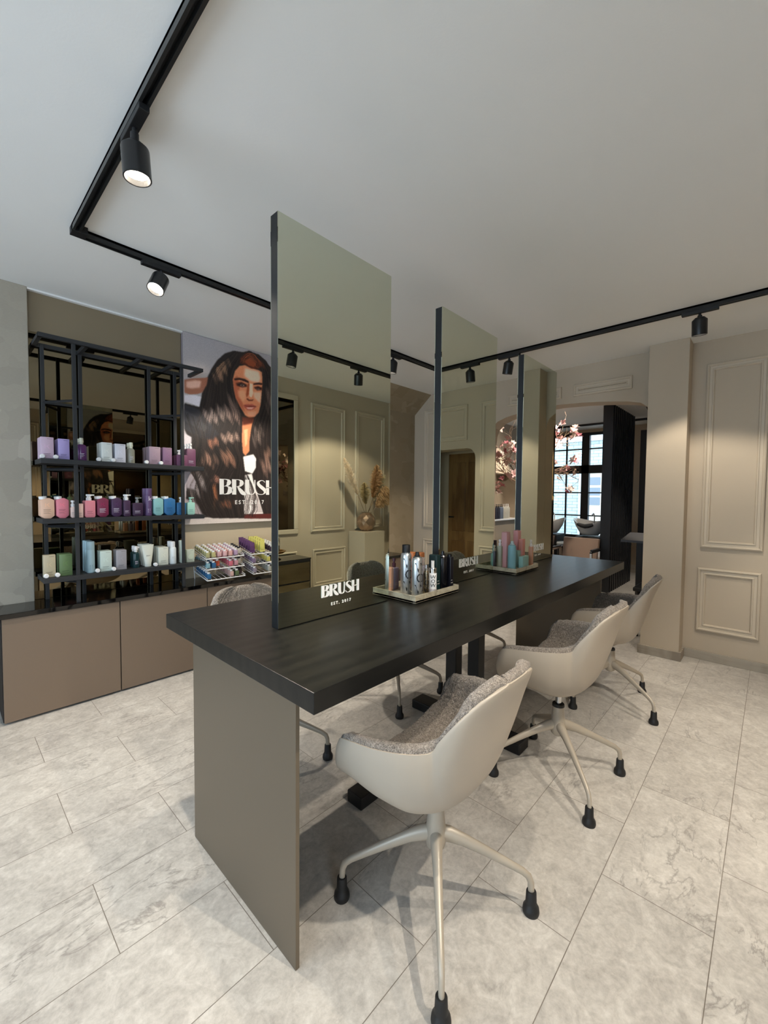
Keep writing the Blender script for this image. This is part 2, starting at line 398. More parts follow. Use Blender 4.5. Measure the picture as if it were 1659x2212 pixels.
for z in (1.43, .99, 2.27): wf.box(x0+.02, x1-.02, 1.95, 3.95, z-.012, z+.012)
w2_ = struct('window_2', wf, M_black)
MB().box(x0+.032, x0+.036, 1.95, 3.95, wz0+.02, wz1-.02).build('pane', M_pane, w2_)

# ------------------------------------------------------------------ outside the far window
def brick_mat():
    m = pm('white painted brick', '#cfd2d0', .8); t = NT(m)
    br = t.n('ShaderNodeTexBrick'); br.inputs['Scale'].default_value = 1; br.inputs['Brick Width'].default_value = .30; br.inputs['Row Height'].default_value = .1
    br.inputs['Mortar Size'].default_value = .007; br.inputs['Color1'].default_value = (.44, .50, .49, 1); br.inputs['Color2'].default_value = (.36, .43, .42, 1); br.inputs['Mortar'].default_value = (.16, .21, .21, 1)
    mp = t.coord((1, 1, 1), (0, R(90), R(90))); t.l(mp, br.inputs['Vector']); t.l(br.outputs['Color'], t.b.inputs['Base Color']); return m
M_brick = brick_mat()
fc = thing('street_facade', 'white painted brick house front seen through the far window', 'building', (14, 4, -.3))
MB().box(14, 14.3, 0, 12, -.3, 3.1).build('lower_wall', M_brick, fc)
MB().box(14, 14.3, 0, 12, 3.25, 8).build('upper_wall', pm('pale stucco', '#d8d2cf', .8), fc)
MB().box(13.86, 14.3, 0, 12, 3.1, 3.25).build('cornice', pm('white stone', '#dddddb', .7), fc)
fw_ = MB().box(13.94, 14.0, 3.55, 4.55, -.2, 2.25).build('door_surround', pm('pale grey paint', '#b9c0c0', .6), fc)
fd = MB().box(13.91, 13.96, 3.68, 4.42, -.2, 2.12).build('door', pm('cream door paint', '#cfc9bb', .6), fc)
for z in (1.1, 1.4, 1.72): MB().box(13.89, 13.93, 3.90, 4.24, z, z+.24).build('door_pane', pm('dark window pane', '#6f7a84', .2), fd)
for y in (4.6, 6.9): MB().box(13.95, 14.02, y, y+1.1, 3.7, 5.0).build('upper_window', pm('blue grey pane', '#7f8b98', .3), fc)
struct('floor_street', MB().box(8.62, 16, -3, 14, -.5, -.3), pm('street paving', '#a9a9a6', .9))
bush = MB(); bush.tube([(12.6, 5.3, -.3), (12.6, 5.25, 1.0), (12.65, 5.3, 1.9)], [.03, .02, .01])
bs = bush.build('climbing_shrub', pm('green bark', '#5f6a4c', .8)); tag(bs, 'green leafy shrub growing before the white brick wall outside', 'shrub')
lf = MB()
for i in range(520):
    z = rnd.random(); rr = .48*math.sin(math.pi*min(1, .15+z*.85))**.6
    p = Vector((12.6+rnd.uniform(-rr, rr)*.6, 5.28+rnd.uniform(-rr, rr), -.1+z*2.3)); a = rnd.uniform(0, 6.3); b = rnd.uniform(-.8, .8)
    d = Vector((math.cos(a)*math.cos(b), math.sin(a)*math.cos(b), math.sin(b)))*.055; e = d.cross(Vector((.3, .2, 1))).normalized()*.025
    v = [lf.bm.verts.new(p+q) for q in (d, e, -d, -e)]; lf.bm.faces.new(v)
lf.build('foliage', pm('bright leaf', '#6f9277', .7), bs)

# ------------------------------------------------------------------ ceiling track and its spotlights
TX0, TX1, TY0, TY1 = .483, 3.5, -.48, 2.52
tk = thing('ceiling_track', 'black rectangular lighting track mounted on the ceiling above the table', 'track', (TX0, TY0, H))
def rail(x0, x1, y0, y1):
    along = 'x' if abs(x1-x0) > abs(y1-y0) else 'y'; h = .017; z0, z1 = H-.034, H
    m = MB()
    if along == 'x':
        m.box(x0-h, x1+h, y0-h, y0-h+.010, z0, z1).box(x0-h, x1+h, y0+h-.010, y0+h, z0, z1).box(x0-h, x1+h, y0-h, y0+h, H-.012, z1)
    else:
        m.box(x0-h, x0-h+.010, y0-h, y1+h, z0, z1).box(x0+h-.010, x0+h, y0-h, y1+h, z0, z1).box(x0-h, x0+h, y0-h, y1+h, H-.012, z1)
    m.build('rail', pm('black track metal', '#1b1b1b', .3), tk)
rail(TX0+.04, TX1-.04, TY0, TY0); rail(TX0+.04, TX1-.04, TY1, TY1); rail(TX0, TX0, TY0+.04, TY1-.04); rail(TX1, TX1, TY0+.04, TY1-.04)
for x in (TX0, TX1):
    for y in (TY0, TY1): MB().box(x-.045 if x > 1 else x-.017, x+.017 if x > 1 else x+.045, y-.045 if y > 1 else y-.017, y+.017 if y > 1 else y+.045, H-.035, H, .001).build('corner_joint', M_black, tk)

M_lampdisc = pm('lit lamp lens', '#ffffff', .5, emit='#fff1dc', estr=14)
def spotlight(x, y, axis, aim, label, power=.85, warm=(1.0, .90, .76), size=98, drop=0.):
    t = thing('track_spotlight', label, 'spotlight', (x, y, H-.034), 'black spotlights on the ceiling track')
    z = H-.034
    if axis == 'x': MB().box(x-.10, x+.10, y-.016, y+.016, z-.020, z+.002, .002).build('adapter', M_black, t)
    else: MB().box(x-.016, x+.016, y-.10, y+.10, z-.020, z+.002, .002).build('adapter', M_black, t)
    MB().lathe([(.008, 0), (.008, -.014), (.013, -.018), (.013, -.034-drop), (.006, -.038-drop)], (x, y, z-.018), 16).build('joint', M_black, t, 30)
    d = Vector(aim).normalized(); rot = d.to_track_quat('-Z', 'Y').to_matrix().to_4x4()
    piv = Vector((x, y, z-.052-drop)); Mx = Matrix.Translation(piv) @ rot
    h = MB().lathe([(0, .004), (.026, .004), (.0425, -.012), (.0435, -.016), (.0435, -.108), (.041, -.110), (.039, -.108), (.037, -.088), (0, -.088)], (0, 0, 0), 36, mat=Mx)
    h.build('housing', pm('satin black housing', '#1a1a1b', .32), t, 30)
    MB().lathe([(0, -.0895), (.0368, -.0895)], (0, 0, 0), 32, mat=Mx).build('lens', M_lampdisc, t)
    ld = bpy.data.lights.new('spot_beam', 'SPOT'); ld.energy = SPOT*power; ld.color = warm; ld.spot_size = R(size); ld.spot_blend = .35; ld.shadow_soft_size = .02
    lo = bpy.data.objects.new('spot_beam', ld); C.objects.link(lo); lo.parent = t
    lo.matrix_local = Matrix.Translation(Mx @ Vector((0, 0, -.114)) - world_loc(t)) @ rot
spotlight(TX0, 1.62, 'y', (.06, -.02, -1), 'lit black spotlight on the near left rail, closest to the camera', drop=.022)
spotlight(.875, TY1, 'x', (-.46, -.34, -1), 'lit black spotlight on the rail in front of the product shelf')
spotlight(2.80, TY1, 'x', (-.05, .12, -1), 'spotlight on the shelf side rail, half hidden behind the first mirror')
spotlight(1.80, TY1, 'x', (0, .35, -1), 'spotlight on the shelf side rail above the poster, behind the first mirror')
spotlight(2.10, TY0, 'x', (-.10, -.15, -1), 'left spotlight of two reflected in the first mirror')
spotlight(2.87, TY0, 'x', (.25, -.30, -1), 'right spotlight of two reflected in the first mirror', 1.0)
spotlight(TX1, .40, 'y', (.16, 0, -1), 'unlit-looking spotlight on the right rail beside the panelled wall', .62)
spotlight(TX1, 1.76, 'y', (.12, .22, -1), 'spotlight on the far rail between the second and third mirror')
spotlight(1.1, TY0, 'x', (-.1, .1, -1), 'spotlight on the rail behind the camera', 1.7, size=115)
spotlight(TX0, .25, 'y', (-.2, 0, -1), 'spotlight on the near rail behind the camera', .9, size=110)

# ------------------------------------------------------------------ styling table
T = .865
tb = thing('styling_table', 'long black oak styling table with bronze end panels and three mirrors on it', 'table', (2.06, 1.29, 0))
MB().box(.616, 3.515, .805, 1.772, T-.056, T, .0015).build('table_top', M_table, tb)
for x in (.660, 3.455): MB().box(x, x+.013, .944, 1.622, 0, T-.056, .001).build('end_panel', M_panel, tb)
MB().box(2.03, 2.14, .92, 1.64, 0, .055, .006).build('floor_beam', M_black, tb)
MB().box(1.20, 2.03, 1.24, 1.33, 0, .055, .006).build('floor_beam', M_black, tb)
MB().box(2.14, 2.95, 1.24, 1.33, 0, .055, .006).build('floor_beam', M_black, tb)
for y in (1.18, 1.33): MB().box(2.05, 2.12, y, y+.07, .055, T-.056, .003).build('post', M_black, tb)
MB().box(2.45, 3.15, 1.12, 1.46, T-.16, T-.0565, .003).build('power_box', M_black, tb)
MB().box(.70, 3.4, 1.26, 1.31, T-.10, T-.0565).build('rail', M_black, tb)

# three double sided mirrors
for i, (x0, x1) in enumerate(((.822, 1.406), (1.80, 2.384), (2.77, 3.354))):
    lab = ('nearest tall double sided mirror standing on the black table', 'middle tall double sided mirror standing on the black table', 'farthest tall double sided mirror standing on the black table')[i]
    t = thing('styling_mirror', lab, 'mirror', ((x0+x1)/2, 1.30, T), 'tall mirrors along the table')
    MB().box(x0-.001, x1-.003, 1.2835, 1.3225, T, 2.326, .001).build('frame', M_mframe, t)
    MB().box(x0, x1, 1.280, 1.2835, T+.003, 2.327).build('mirror_glass', M_mirror, t)
    MB().box(x0, x1, 1.3225, 1.326, T+.003, 2.327).build('mirror_glass', M_mirror, t)
    cx = x0+.295
    for side in (0, 1):
        if side == 0: pl = lambda x, y, d: Vector((cx+x, 1.2798-d, .946+y)); Mt = Matrix.Translation((cx, 1.2790, .908)) @ Matrix.Rotation(R(90), 4, 'X')
        else: pl = lambda x, y, d: Vector((cx-x, 1.3262+d, .946+y)); Mt = Matrix.Translation((cx, 1.327, .908)) @ Matrix.Rotation(R(180), 4, 'Z') @ Matrix.Rotation(R(90), 4, 'X')
        logo(t, pl, .047, .0022, M_vinyl, spacing=1.0)
        text_mesh('small_lettering', 'EST. 2017', .0165, M_vinyl, t, Mt, .0006, .0004, 1.6)

# ------------------------------------------------------------------ chairs
def kf(tab, s):
    xs = [r[0] for r in tab]
    for i in range(len(xs)-1):
        if s <= xs[i+1] or i == len(xs)-2:
            t = (s-xs[i])/(xs[i+1]-xs[i]); p0 = np.array(tab[max(i-1, 0)][1:]); p1 = np.array(tab[i][1:]); p2 = np.array(tab[i+1][1:]); p3 = np.array(tab[min(i+2, len(tab)-1)][1:])
            return .5*((2*p1)+(p2-p0)*t+(2*p0-5*p1+4*p2-p3)*t*t+(3*p1-p0-3*p2+p3)*t**3)
CEN = [(0, .205, .458), (.15, .15, .462), (.35, .03, .442), (.5, -.058, .436), (.62, -.128, .476), (.75, -.172, .582), (.88, -.214, .735), (1, -.265, .862)]
RIM = [(0, .272, .160, .610), (.06, .284, .135, .644), (.15, .288, .09, .656), (.32, .284, .01, .668), (.46, .262, -.062, .676), (.55, .228, -.112, .680), (.60, .205, -.134, .690), (.68, .198, -.160, .730), (.80, .184, -.198, .785), (.89, .160, -.226, .826), (.95, .118, -.247, .849), (1, .05, -.263, .862)]
NS, NW = 72, 60
def chair_surface(thick_in, thick_out, u0=0., margin=0.):
    P = np.zeros((NS+1, 2*NW+1, 3))
    for i in range(NS+1):
        s = i/NS; c = kf(CEN, s); r = kf(RIM, s)
        n = 2.9 if s < .5 else 2.9-.7*min(1, (s-.5)/.3)
        for j in range(-NW, NW+1):
            w_ = abs(j)/NW; f = math.sin(w_*math.pi/2)**(2/n); g = 1-math.cos(w_*math.pi/2)**(2/n)
            P[i, j+NW] = (math.copysign(r[0]*f, j) if j else 0, c[0]+(r[1]-c[0])*g, c[1]+(r[2]-c[1])*g)
    du = np.gradient(P, axis=0); dv = np.gradient(P, axis=1); N = np.cross(dv, du); N /= (np.linalg.norm(N, axis=2, keepdims=True)+1e-9)
    if N[NS//3, NW, 2] < 0: N = -N     # pointing to the inside of the tub
    for i in range(int(NS*.8), NS+1):          # even out the normals round the top of the back
        k_ = min(1, (i/NS-.8)/.12); ref = N[i, NW]
        for j in range(2*NW+1):
            q = k_*min(1, abs(j-NW)/NW*2.2)*.85; v = N[i, j]*(1-q)+ref*q+np.array((-math.copysign(.35, j-NW)*q*(abs(j-NW)/NW), 0, 0)); N[i, j] = v/np.linalg.norm(v)
    return P, N
CP, CN = chair_surface(0, 0)
def chair_part(o_in, o_out, jitter, rim_over):
    """closed skin between two offsets of the tub surface; o > 0 goes inside"""
    n0, n1 = CP.shape[:2]; mb = MB(); A = []; B = []
    ii = np.arange(n0)[:, None]/(n0-1); jj = np.abs(np.arange(n1)-(n1-1)/2)[None]/((n1-1)/2)
    edge = np.minimum(np.minimum(ii, 1-ii)*1.4, 1-jj)          # 0 at the rim
    fade = np.clip(edge/.06, 0, 1); rnd_ = np.sqrt(np.clip(1-(1-fade)**2, 0, 1))
    base = (o_in+o_out)/2
    ein = base+(o_in-base)*(.35+.65*rnd_); eout = base+(o_out-base)*(.35+.65*rnd_)
    Pi = CP+CN*ein[..., None]; Po = CP+CN*eout[..., None]
    if rim_over:
        k0 = (.55+.45*rnd_); ein = base+(o_in-base)*k0; eout = base+(o_out-base)*k0
        E = np.zeros_like(CP)
        for sgn, sl, sl2 in ((1, -1, -4), (-1, 0, 3)):
            tv = CP[:, sl]-CP[:, sl2]; tv /= np.linalg.norm(tv, axis=1, keepdims=True)+1e-9; E[:, sl] += tv
        for sl, sl2 in ((-1, -4), (0, 3)):
            tv = CP[sl]-CP[sl2]; tv /= np.linalg.norm(tv, axis=1, keepdims=True)+1e-9; E[sl] += tv*(.25 if sl == -1 else .4)
        E[-1, 0] *= .4; E[-1, -1] *= .4
        for k_ in (1, 2):
            E[:, k_] += E[:, 0]*(.75-.3*k_); E[:, -1-k_] += E[:, -1]*(.75-.3*k_); E[-1-k_] += E[-1]*(.75-.3*k_)
        Pi = CP+CN*ein[..., None]+E*.013; Po = CP+CN*(eout-.006*(1-fade))[..., None]+E*.013
    for i in range(n0):
        ra = []; rb = []
        for j in range(n1):
            p = Vector(Pi[i, j]); q = Vector(Po[i, j])
            if jitter:
                h = noise.noise(p*85)*jitter+noise.noise(p*190)*jitter*.6; nn = Vector(CN[i, j]); p += nn*h
                if edge[i, j] < .05: q += nn*h*.6+Vector((0, 0, noise.noise(q*120)*jitter*.8))
            ra.append(mb.bm.verts.new(p)); rb.append(mb.bm.verts.new(q))
        A.append(ra); B.append(rb)
    F = mb.bm.faces.new
    for i in range(n0-1):
        for j in range(n1-1):
            F([A[i][j], A[i][j+1], A[i+1][j+1], A[i+1][j]]); F([B[i][j], B[i+1][j], B[i+1][j+1], B[i][j+1]])
    for j in range(n1-1):
        F([A[0][j], B[0][j], B[0][j+1], A[0][j+1]]); F([A[-1][j], A[-1][j+1], B[-1][j+1], B[-1][j]])
    for i in range(n0-1):
        F([A[i][0], A[i+1][0], B[i+1][0], B[i][0]]); F([A[i][-1], B[i][-1], B[i+1][-1], A[i+1][-1]])
    return mb
def make_chair():
    t = thing('swivel_chair', '', 'chair', (0, 0, 0), 'beige tub chairs round the styling table')
    chair_part(-.003, -.013, 0, False).build('shell', M_shell, t, 60)
    chair_part(.028, -.0045, .0045, True).build('upholstery', M_boucle, t, 180)
    MB().lathe([(0, .425), (.040, .425), (.040, .395), (.022, .382), (0, .382)], seg=28).build('seat_plate', M_basemetal, t, 30)
    MB().lathe([(.014, .30), (.014, .385)], seg=18).build('gas_piston', M_chrome, t, 30)
    MB().lathe([(.0, .352), (.027, .352), (.028, .345), (.028, .340), (0, .340)], seg=24).build('collar', M_rubber, t, 30)
    MB().lathe([(0, .344), (.0255, .344), (.028, .31), (.033, .262), (.035, .235), (.030, .208), (.018, .198), (0, .197)], seg=28).build('hub', M_basemetal, t, 40)
    for q in range(4):
        a = R(45+90*q); c_, s_ = math.cos(a), math.sin(a)
        prof = [(.010, .252, .026), (.045, .246, .0245), (.09, .230, .0195), (.16, .198, .016), (.235, .161, .013), (.280, .138, .0118), (.300, .122, .011), (.308, .102, .0105), (.310, .060, .010)]
        leg = MB().tube([(r*c_, r*s_, z) for r, z, _ in prof], [w_ for *_, w_ in prof], 14, .8).build('leg', M_basemetal, t, 60)
        MB().lathe([(0, .074), (.0145, .074), (.016, .071), (.0175, .036), (.019, .030), (.025, .020), (.0265, .008), (.0245, 0), (0, 0)], (.310*c_, .310*s_, 0), 24).build('rubber_foot', M_rubber, leg, 40)
    return t
ch0 = make_chair()
def set_base(t, deg):          # the star base turns under the tub
    for o in t.children:
        if o.name.startswith(('leg', 'hub')): o.rotation_euler.z = R(deg)
def lift(t, dz):
    for o in t.children:
        if o.name.startswith(('shell', 'upholstery', 'seat_plate', 'gas_piston')): o.location.z = dz
chairs = [(1.088, .772, 0, -6, 'nearest beige tub chair with grey boucle seat, in front of the table'),
          (2.025, .727, -2, 1, 'second beige tub chair on the near side of the table, facing the middle mirror'),
          (3.02, .757, 3, 16, 'third beige tub chair on the near side, by the pillar'),
          (1.10, 1.83, 178, 6, 'grey boucle chair behind the near end of the table, its rounded back towards the cabinets'),
          (2.10, 1.84, 183, -2, 'chair behind the table opposite the second chair, only legs in view'),
          (3.02, 1.83, 180, 3, 'chair behind the far end of the table, only legs in view')]
for i, (x, y, rz, br, lab) in enumerate(chairs):
    o = ch0 if i == 0 else copy_tree(ch0)
    o.location = (x, y, 0); o.rotation_euler.z = R(rz); o['label'] = lab; set_base(o, br)
    for ch in o.children:
        if i in (1,) and ch.name.startswith(('shell', 'upholstery', 'seat_plate', 'gas_piston')): ch.location.z = .012
        elif i in (0,) and ch.name.startswith(('shell', 'upholstery', 'seat_plate', 'gas_piston')): ch.location.z = -.012

# ------------------------------------------------------------------ wall cabinets, counter, tinted mirror
for i in range(6):
    x = .228+i*.592
    lab = ['leftmost mocha wall cabinet below the product shelf', 'second mocha cabinet from the left, behind the table end', 'third mocha cabinet from the left, behind the grey chair back', 'fourth mocha cabinet from the left, below the display racks', 'fifth mocha cabinet along the shelf wall', 'last mocha cabinet before the far corner'][i]
    t = thing('wall_cabinet', lab, 'cabinet', (x+.29, 3.35, 0), 'mocha cabinets along the shelf wall')
    MB().box(x, x+.592, 3.212, 3.49, .012, .622).build('body', M_gap, t)
    MB().box(x+.003, x+.589, 3.192, 3.212, .014, .620, .0008).build('door', M_door, t)
MB().box(.05, 3.80, 3.178, 3.494, .624, .652, .002).build('countertop', M_blackglass)
tag(bpy.data.objects['countertop'], 'glossy black glass countertop on the mocha cabinets', 'countertop')
tm = MB().box(.414, 1.345, 3.482, 3.494, .654, 2.374).build('tinted_wall_mirror', M_bronze); tag(tm, 'dark bronze tinted mirror panel behind the product shelf', 'mirror')

# ------------------------------------------------------------------ black steel product shelf
sh = thing('product_shelf', 'open charcoal steel shelf with hair products before the tinted mirror', 'shelf', (.92, 3.34, .652))
sp = .010
def post(x, y): MB().box(x-sp, x+sp, y-sp, y+sp, .652, 2.30, .001).build('post', M_shelf, sh)
for x in (.600, 1.252): post(x, 3.232)
for x in (.475, .675, 1.10, 1.285): post(x, 3.455)
for x0, x1, xf in ((.475, .675, .600), (1.10, 1.285, 1.252)):
    for z in (1.93, 1.50, 1.13, .78):
        m = MB().box(x0, x1, 3.447, 3.463, z-.008, z+.008)
        m.tube([(xf, 3.24, z), (x0 if xf < 1 else x0, 3.455, z-.0)], .008, 4, cap=True); m.build('brace', M_shelf, sh)
m = MB().box(.425, 1.405, 3.212, 3.236, 2.278, 2.302).box(.425, 1.405, 3.452, 3.474, 2.278, 2.302)
for x in (.425, .66, .98, 1.19, 1.383): m.box(x, x+.022, 3.22, 3.47, 2.278, 2.302)
m.build('top_frame', M_shelf, sh)
SZ = (1.556, 1.190, .826)
for z in SZ: MB().box(.425, 1.402, 3.205 if z > 1 else 3.205, 3.44, z-.03, z, .0015).build('shelf_board', M_shelf, sh)
POSTER_POLYS = [('#b5a9a4',60,[(8,1287),(200,1309),(223,1232),(7,1157)]),('#a39a9c',20,[(3,757),(164,663),(192,360),(158,39),(-5,45)]),('#221c1a',5,[(422,1486),(512,1497),(565,1521),(665,1515),(740,1475),(792,1412),(856,1315),(916,1128),(936,825),(925,383),(956,19),(228,44),(105,86),(11,207),(20,355),(80,491),(59,653),(6,758),(8,969),(121,958),(141,1036),(153,1112),(192,1210),(231,1294),(279,1373),(343,1443)]),('#8f5a45',5,[(7,1153),(65,1176),(161,1200),(199,1212),(187,1149),(152,1082),(115,1061),(49,1045),(6,1052)]),('#c99b88',14,[(21,1142),(94,1167),(142,1170),(130,1115),(64,1095),(21,1094)]),('#c2babf',4,[(7,1035),(85,1048),(139,1043),(125,960),(70,972),(7,982)]),('#28272c',10,[(6,961),(121,935),(219,836),(290,753),(218,699),(119,711),(4,765)]),('#3a393e',14,[(6,918),(106,874),(196,795),(150,767),(5,830)]),('#bab2b5',5,[(4,732),(60,705),(56,653),(37,622),(3,629)]),('#8d8387',12,[(13,399),(101,433),(78,282),(12,296)]),('#9a9094',12,[(11,207),(99,162),(158,46),(10,51)]),('#c47a55',7,[(477,1369),(529,1389),(582,1377),(664,1375),(697,1362),(701,1267),(691,1165),(681,1064),(662,994),(616,946),(571,931),(527,949),(483,1015),(441,1088),(424,1164),(415,1241),(434,1316)]),('#a5573a',16,[(418,1242),(459,1282),(476,1174),(501,1058),(527,974),(483,1015),(441,1088),(424,1164)]),('#e6b69c',18,[(529,1361),(664,1363),(682,1305),(664,1259),(582,1259),(520,1295)]),('#e2a486',16,[(608,1166),(687,1181),(677,1079),(654,1092),(617,1119)]),('#d88f69',18,[(458,1155),(528,1168),(536,1105),(510,1060),(467,1100)]),('#e2b092',8,[(572,1241),(604,1239),(606,1150),(590,1114),(567,1126)]),('#8a4126',6,[(553,1229),(571,1241),(565,1142),(541,1105),(538,1137)]),('#d68c6c',12,[(544,984),(644,1000),(625,955),(562,946)]),('#2b1613',3,[(427,1250),(476,1267),(528,1266),(564,1254),(565,1238),(519,1245),(476,1249),(430,1235)]),('#2f1814',3,[(609,1244),(654,1261),(699,1265),(699,1248),(654,1243),(610,1231)]),('#5d2d1f',7,[(442,1215),(493,1237),(546,1224),(550,1204),(502,1187),(450,1191)]),('#5d2d1f',7,[(613,1212),(654,1231),(699,1225),(696,1201),(645,1188)]),('#211210',3,[(454,1206),(493,1225),(532,1217),(541,1204),(502,1201),(463,1197)]),('#211210',3,[(617,1203),(654,1221),(691,1218),(689,1206),(649,1202)]),('#cbb9ae',2,[(480,1205),(504,1215),(526,1209),(503,1197)]),('#33211b',2,[(489,1212),(511,1216),(514,1202),(493,1196)]),('#b79c8c',2,[(636,1201),(659,1210),(675,1205),(654,1196)]),('#2a1a16',2,[(645,1208),(663,1211),(663,1200),(647,1197)]),('#5a2416',4,[(538,1095),(554,1103),(567,1092),(599,1098),(612,1108),(603,1088),(563,1080)]),('#a8503f',4,[(509,1034),(545,1051),(572,1052),(594,1059),(642,1044),(617,1018),(580,1000),(549,1000),(522,1014)]),('#dd9a8c',4,[(540,1020),(580,1029),(617,1032),(589,1011),(553,1007)]),('#571f18',2,[(513,1033),(554,1035),(589,1042),(641,1043),(589,1032),(554,1027)]),('#bd7550',6,[(502,889),(607,928),(584,827),(568,718),(568,636),(529,592),(505,615),(495,735)]),('#4b2014',12,[(496,929),(616,942),(602,890),(504,857)]),('#d69a72',10,[(517,819),(552,831),(547,700),(525,665)]),('#ddd8d4',4,[(507,582),(606,610),(633,575),(631,491),(596,435),(524,453),(515,518)]),('#cfc7c2',5,[(524,420),(591,435),(604,373),(659,207),(706,66),(513,71),(518,248)]),('#a79c98',9,[(595,323),(659,207),(696,79),(612,81),(576,207)]),('#4d211d',4,[(513,69),(793,68),(803,22),(513,32)]),('#4c2216',8,[(486,1443),(547,1500),(619,1500),(674,1460),(697,1415),(646,1381),(587,1374),(529,1393),(481,1394)]),('#7d3c22',10,[(494,1433),(583,1479),(637,1426),(618,1389),(564,1393)])]
POSTER_GLOW = [(310,1319,49,77,25,'#8d6b52'),(294,1247,32,54,20,'#94705a'),(220,890,71,46,0,'#97827a'),(332,937,74,47,10,'#8f7a70'),(431,959,61,71,-15,'#917468'),(388,736,76,36,-12,'#a08475'),(234,677,43,34,-40,'#8a5c48'),(201,529,55,42,40,'#93705f'),(353,563,51,55,-30,'#8a6450'),(403,543,30,48,-20,'#7f5a48'),(648,784,42,75,10,'#6f6058'),(736,514,49,77,0,'#8a6c5e'),(756,617,39,51,0,'#75594b'),(250,261,17,85,0,'#a1633f'),(355,163,50,32,0,'#85543c'),(263,370,32,27,0,'#9b6a58'),(674,1435,46,21,30,'#5a2c1c'),(407,1019,33,71,-20,'#6b574e'),(100,320,53,90,10,'#8a7f7c'),(54,132,59,60,0,'#857b7c'),(767,1145,29,101,0,'#5f4e47'),(165,799,38,30,30,'#3a3938')]
POSTER_HAIR = [[[(443,1484),(230,1233),(148,962),(89,730),(140,510),(34,281),(113,55)],[(443,1472),(302,1264),(276,1059),(259,903),(218,668),(288,519),(191,284),(284,50)],[(452,1462),(359,1292),(374,1076),(440,929),(354,681),(429,528),(327,286),(400,46)],[(486,1431),(421,1242),(441,1048),(496,897),(477,693),(515,534),(483,288),(513,42)]],[[(565,1514),(692,1406),(715,1220),(644,958),(588,786),(642,584),(613,332),(706,36)],[(574,1518),(768,1415),(816,1154),(737,887),(737,633),(765,378),(803,33)],[(583,1521),(846,1364),(916,1084),(915,647),(884,382),(945,28)]],[[(490,1400),(547,1486),(619,1496),(692,1423)],[(503,1395),(556,1448),(609,1444),(655,1385)]]]

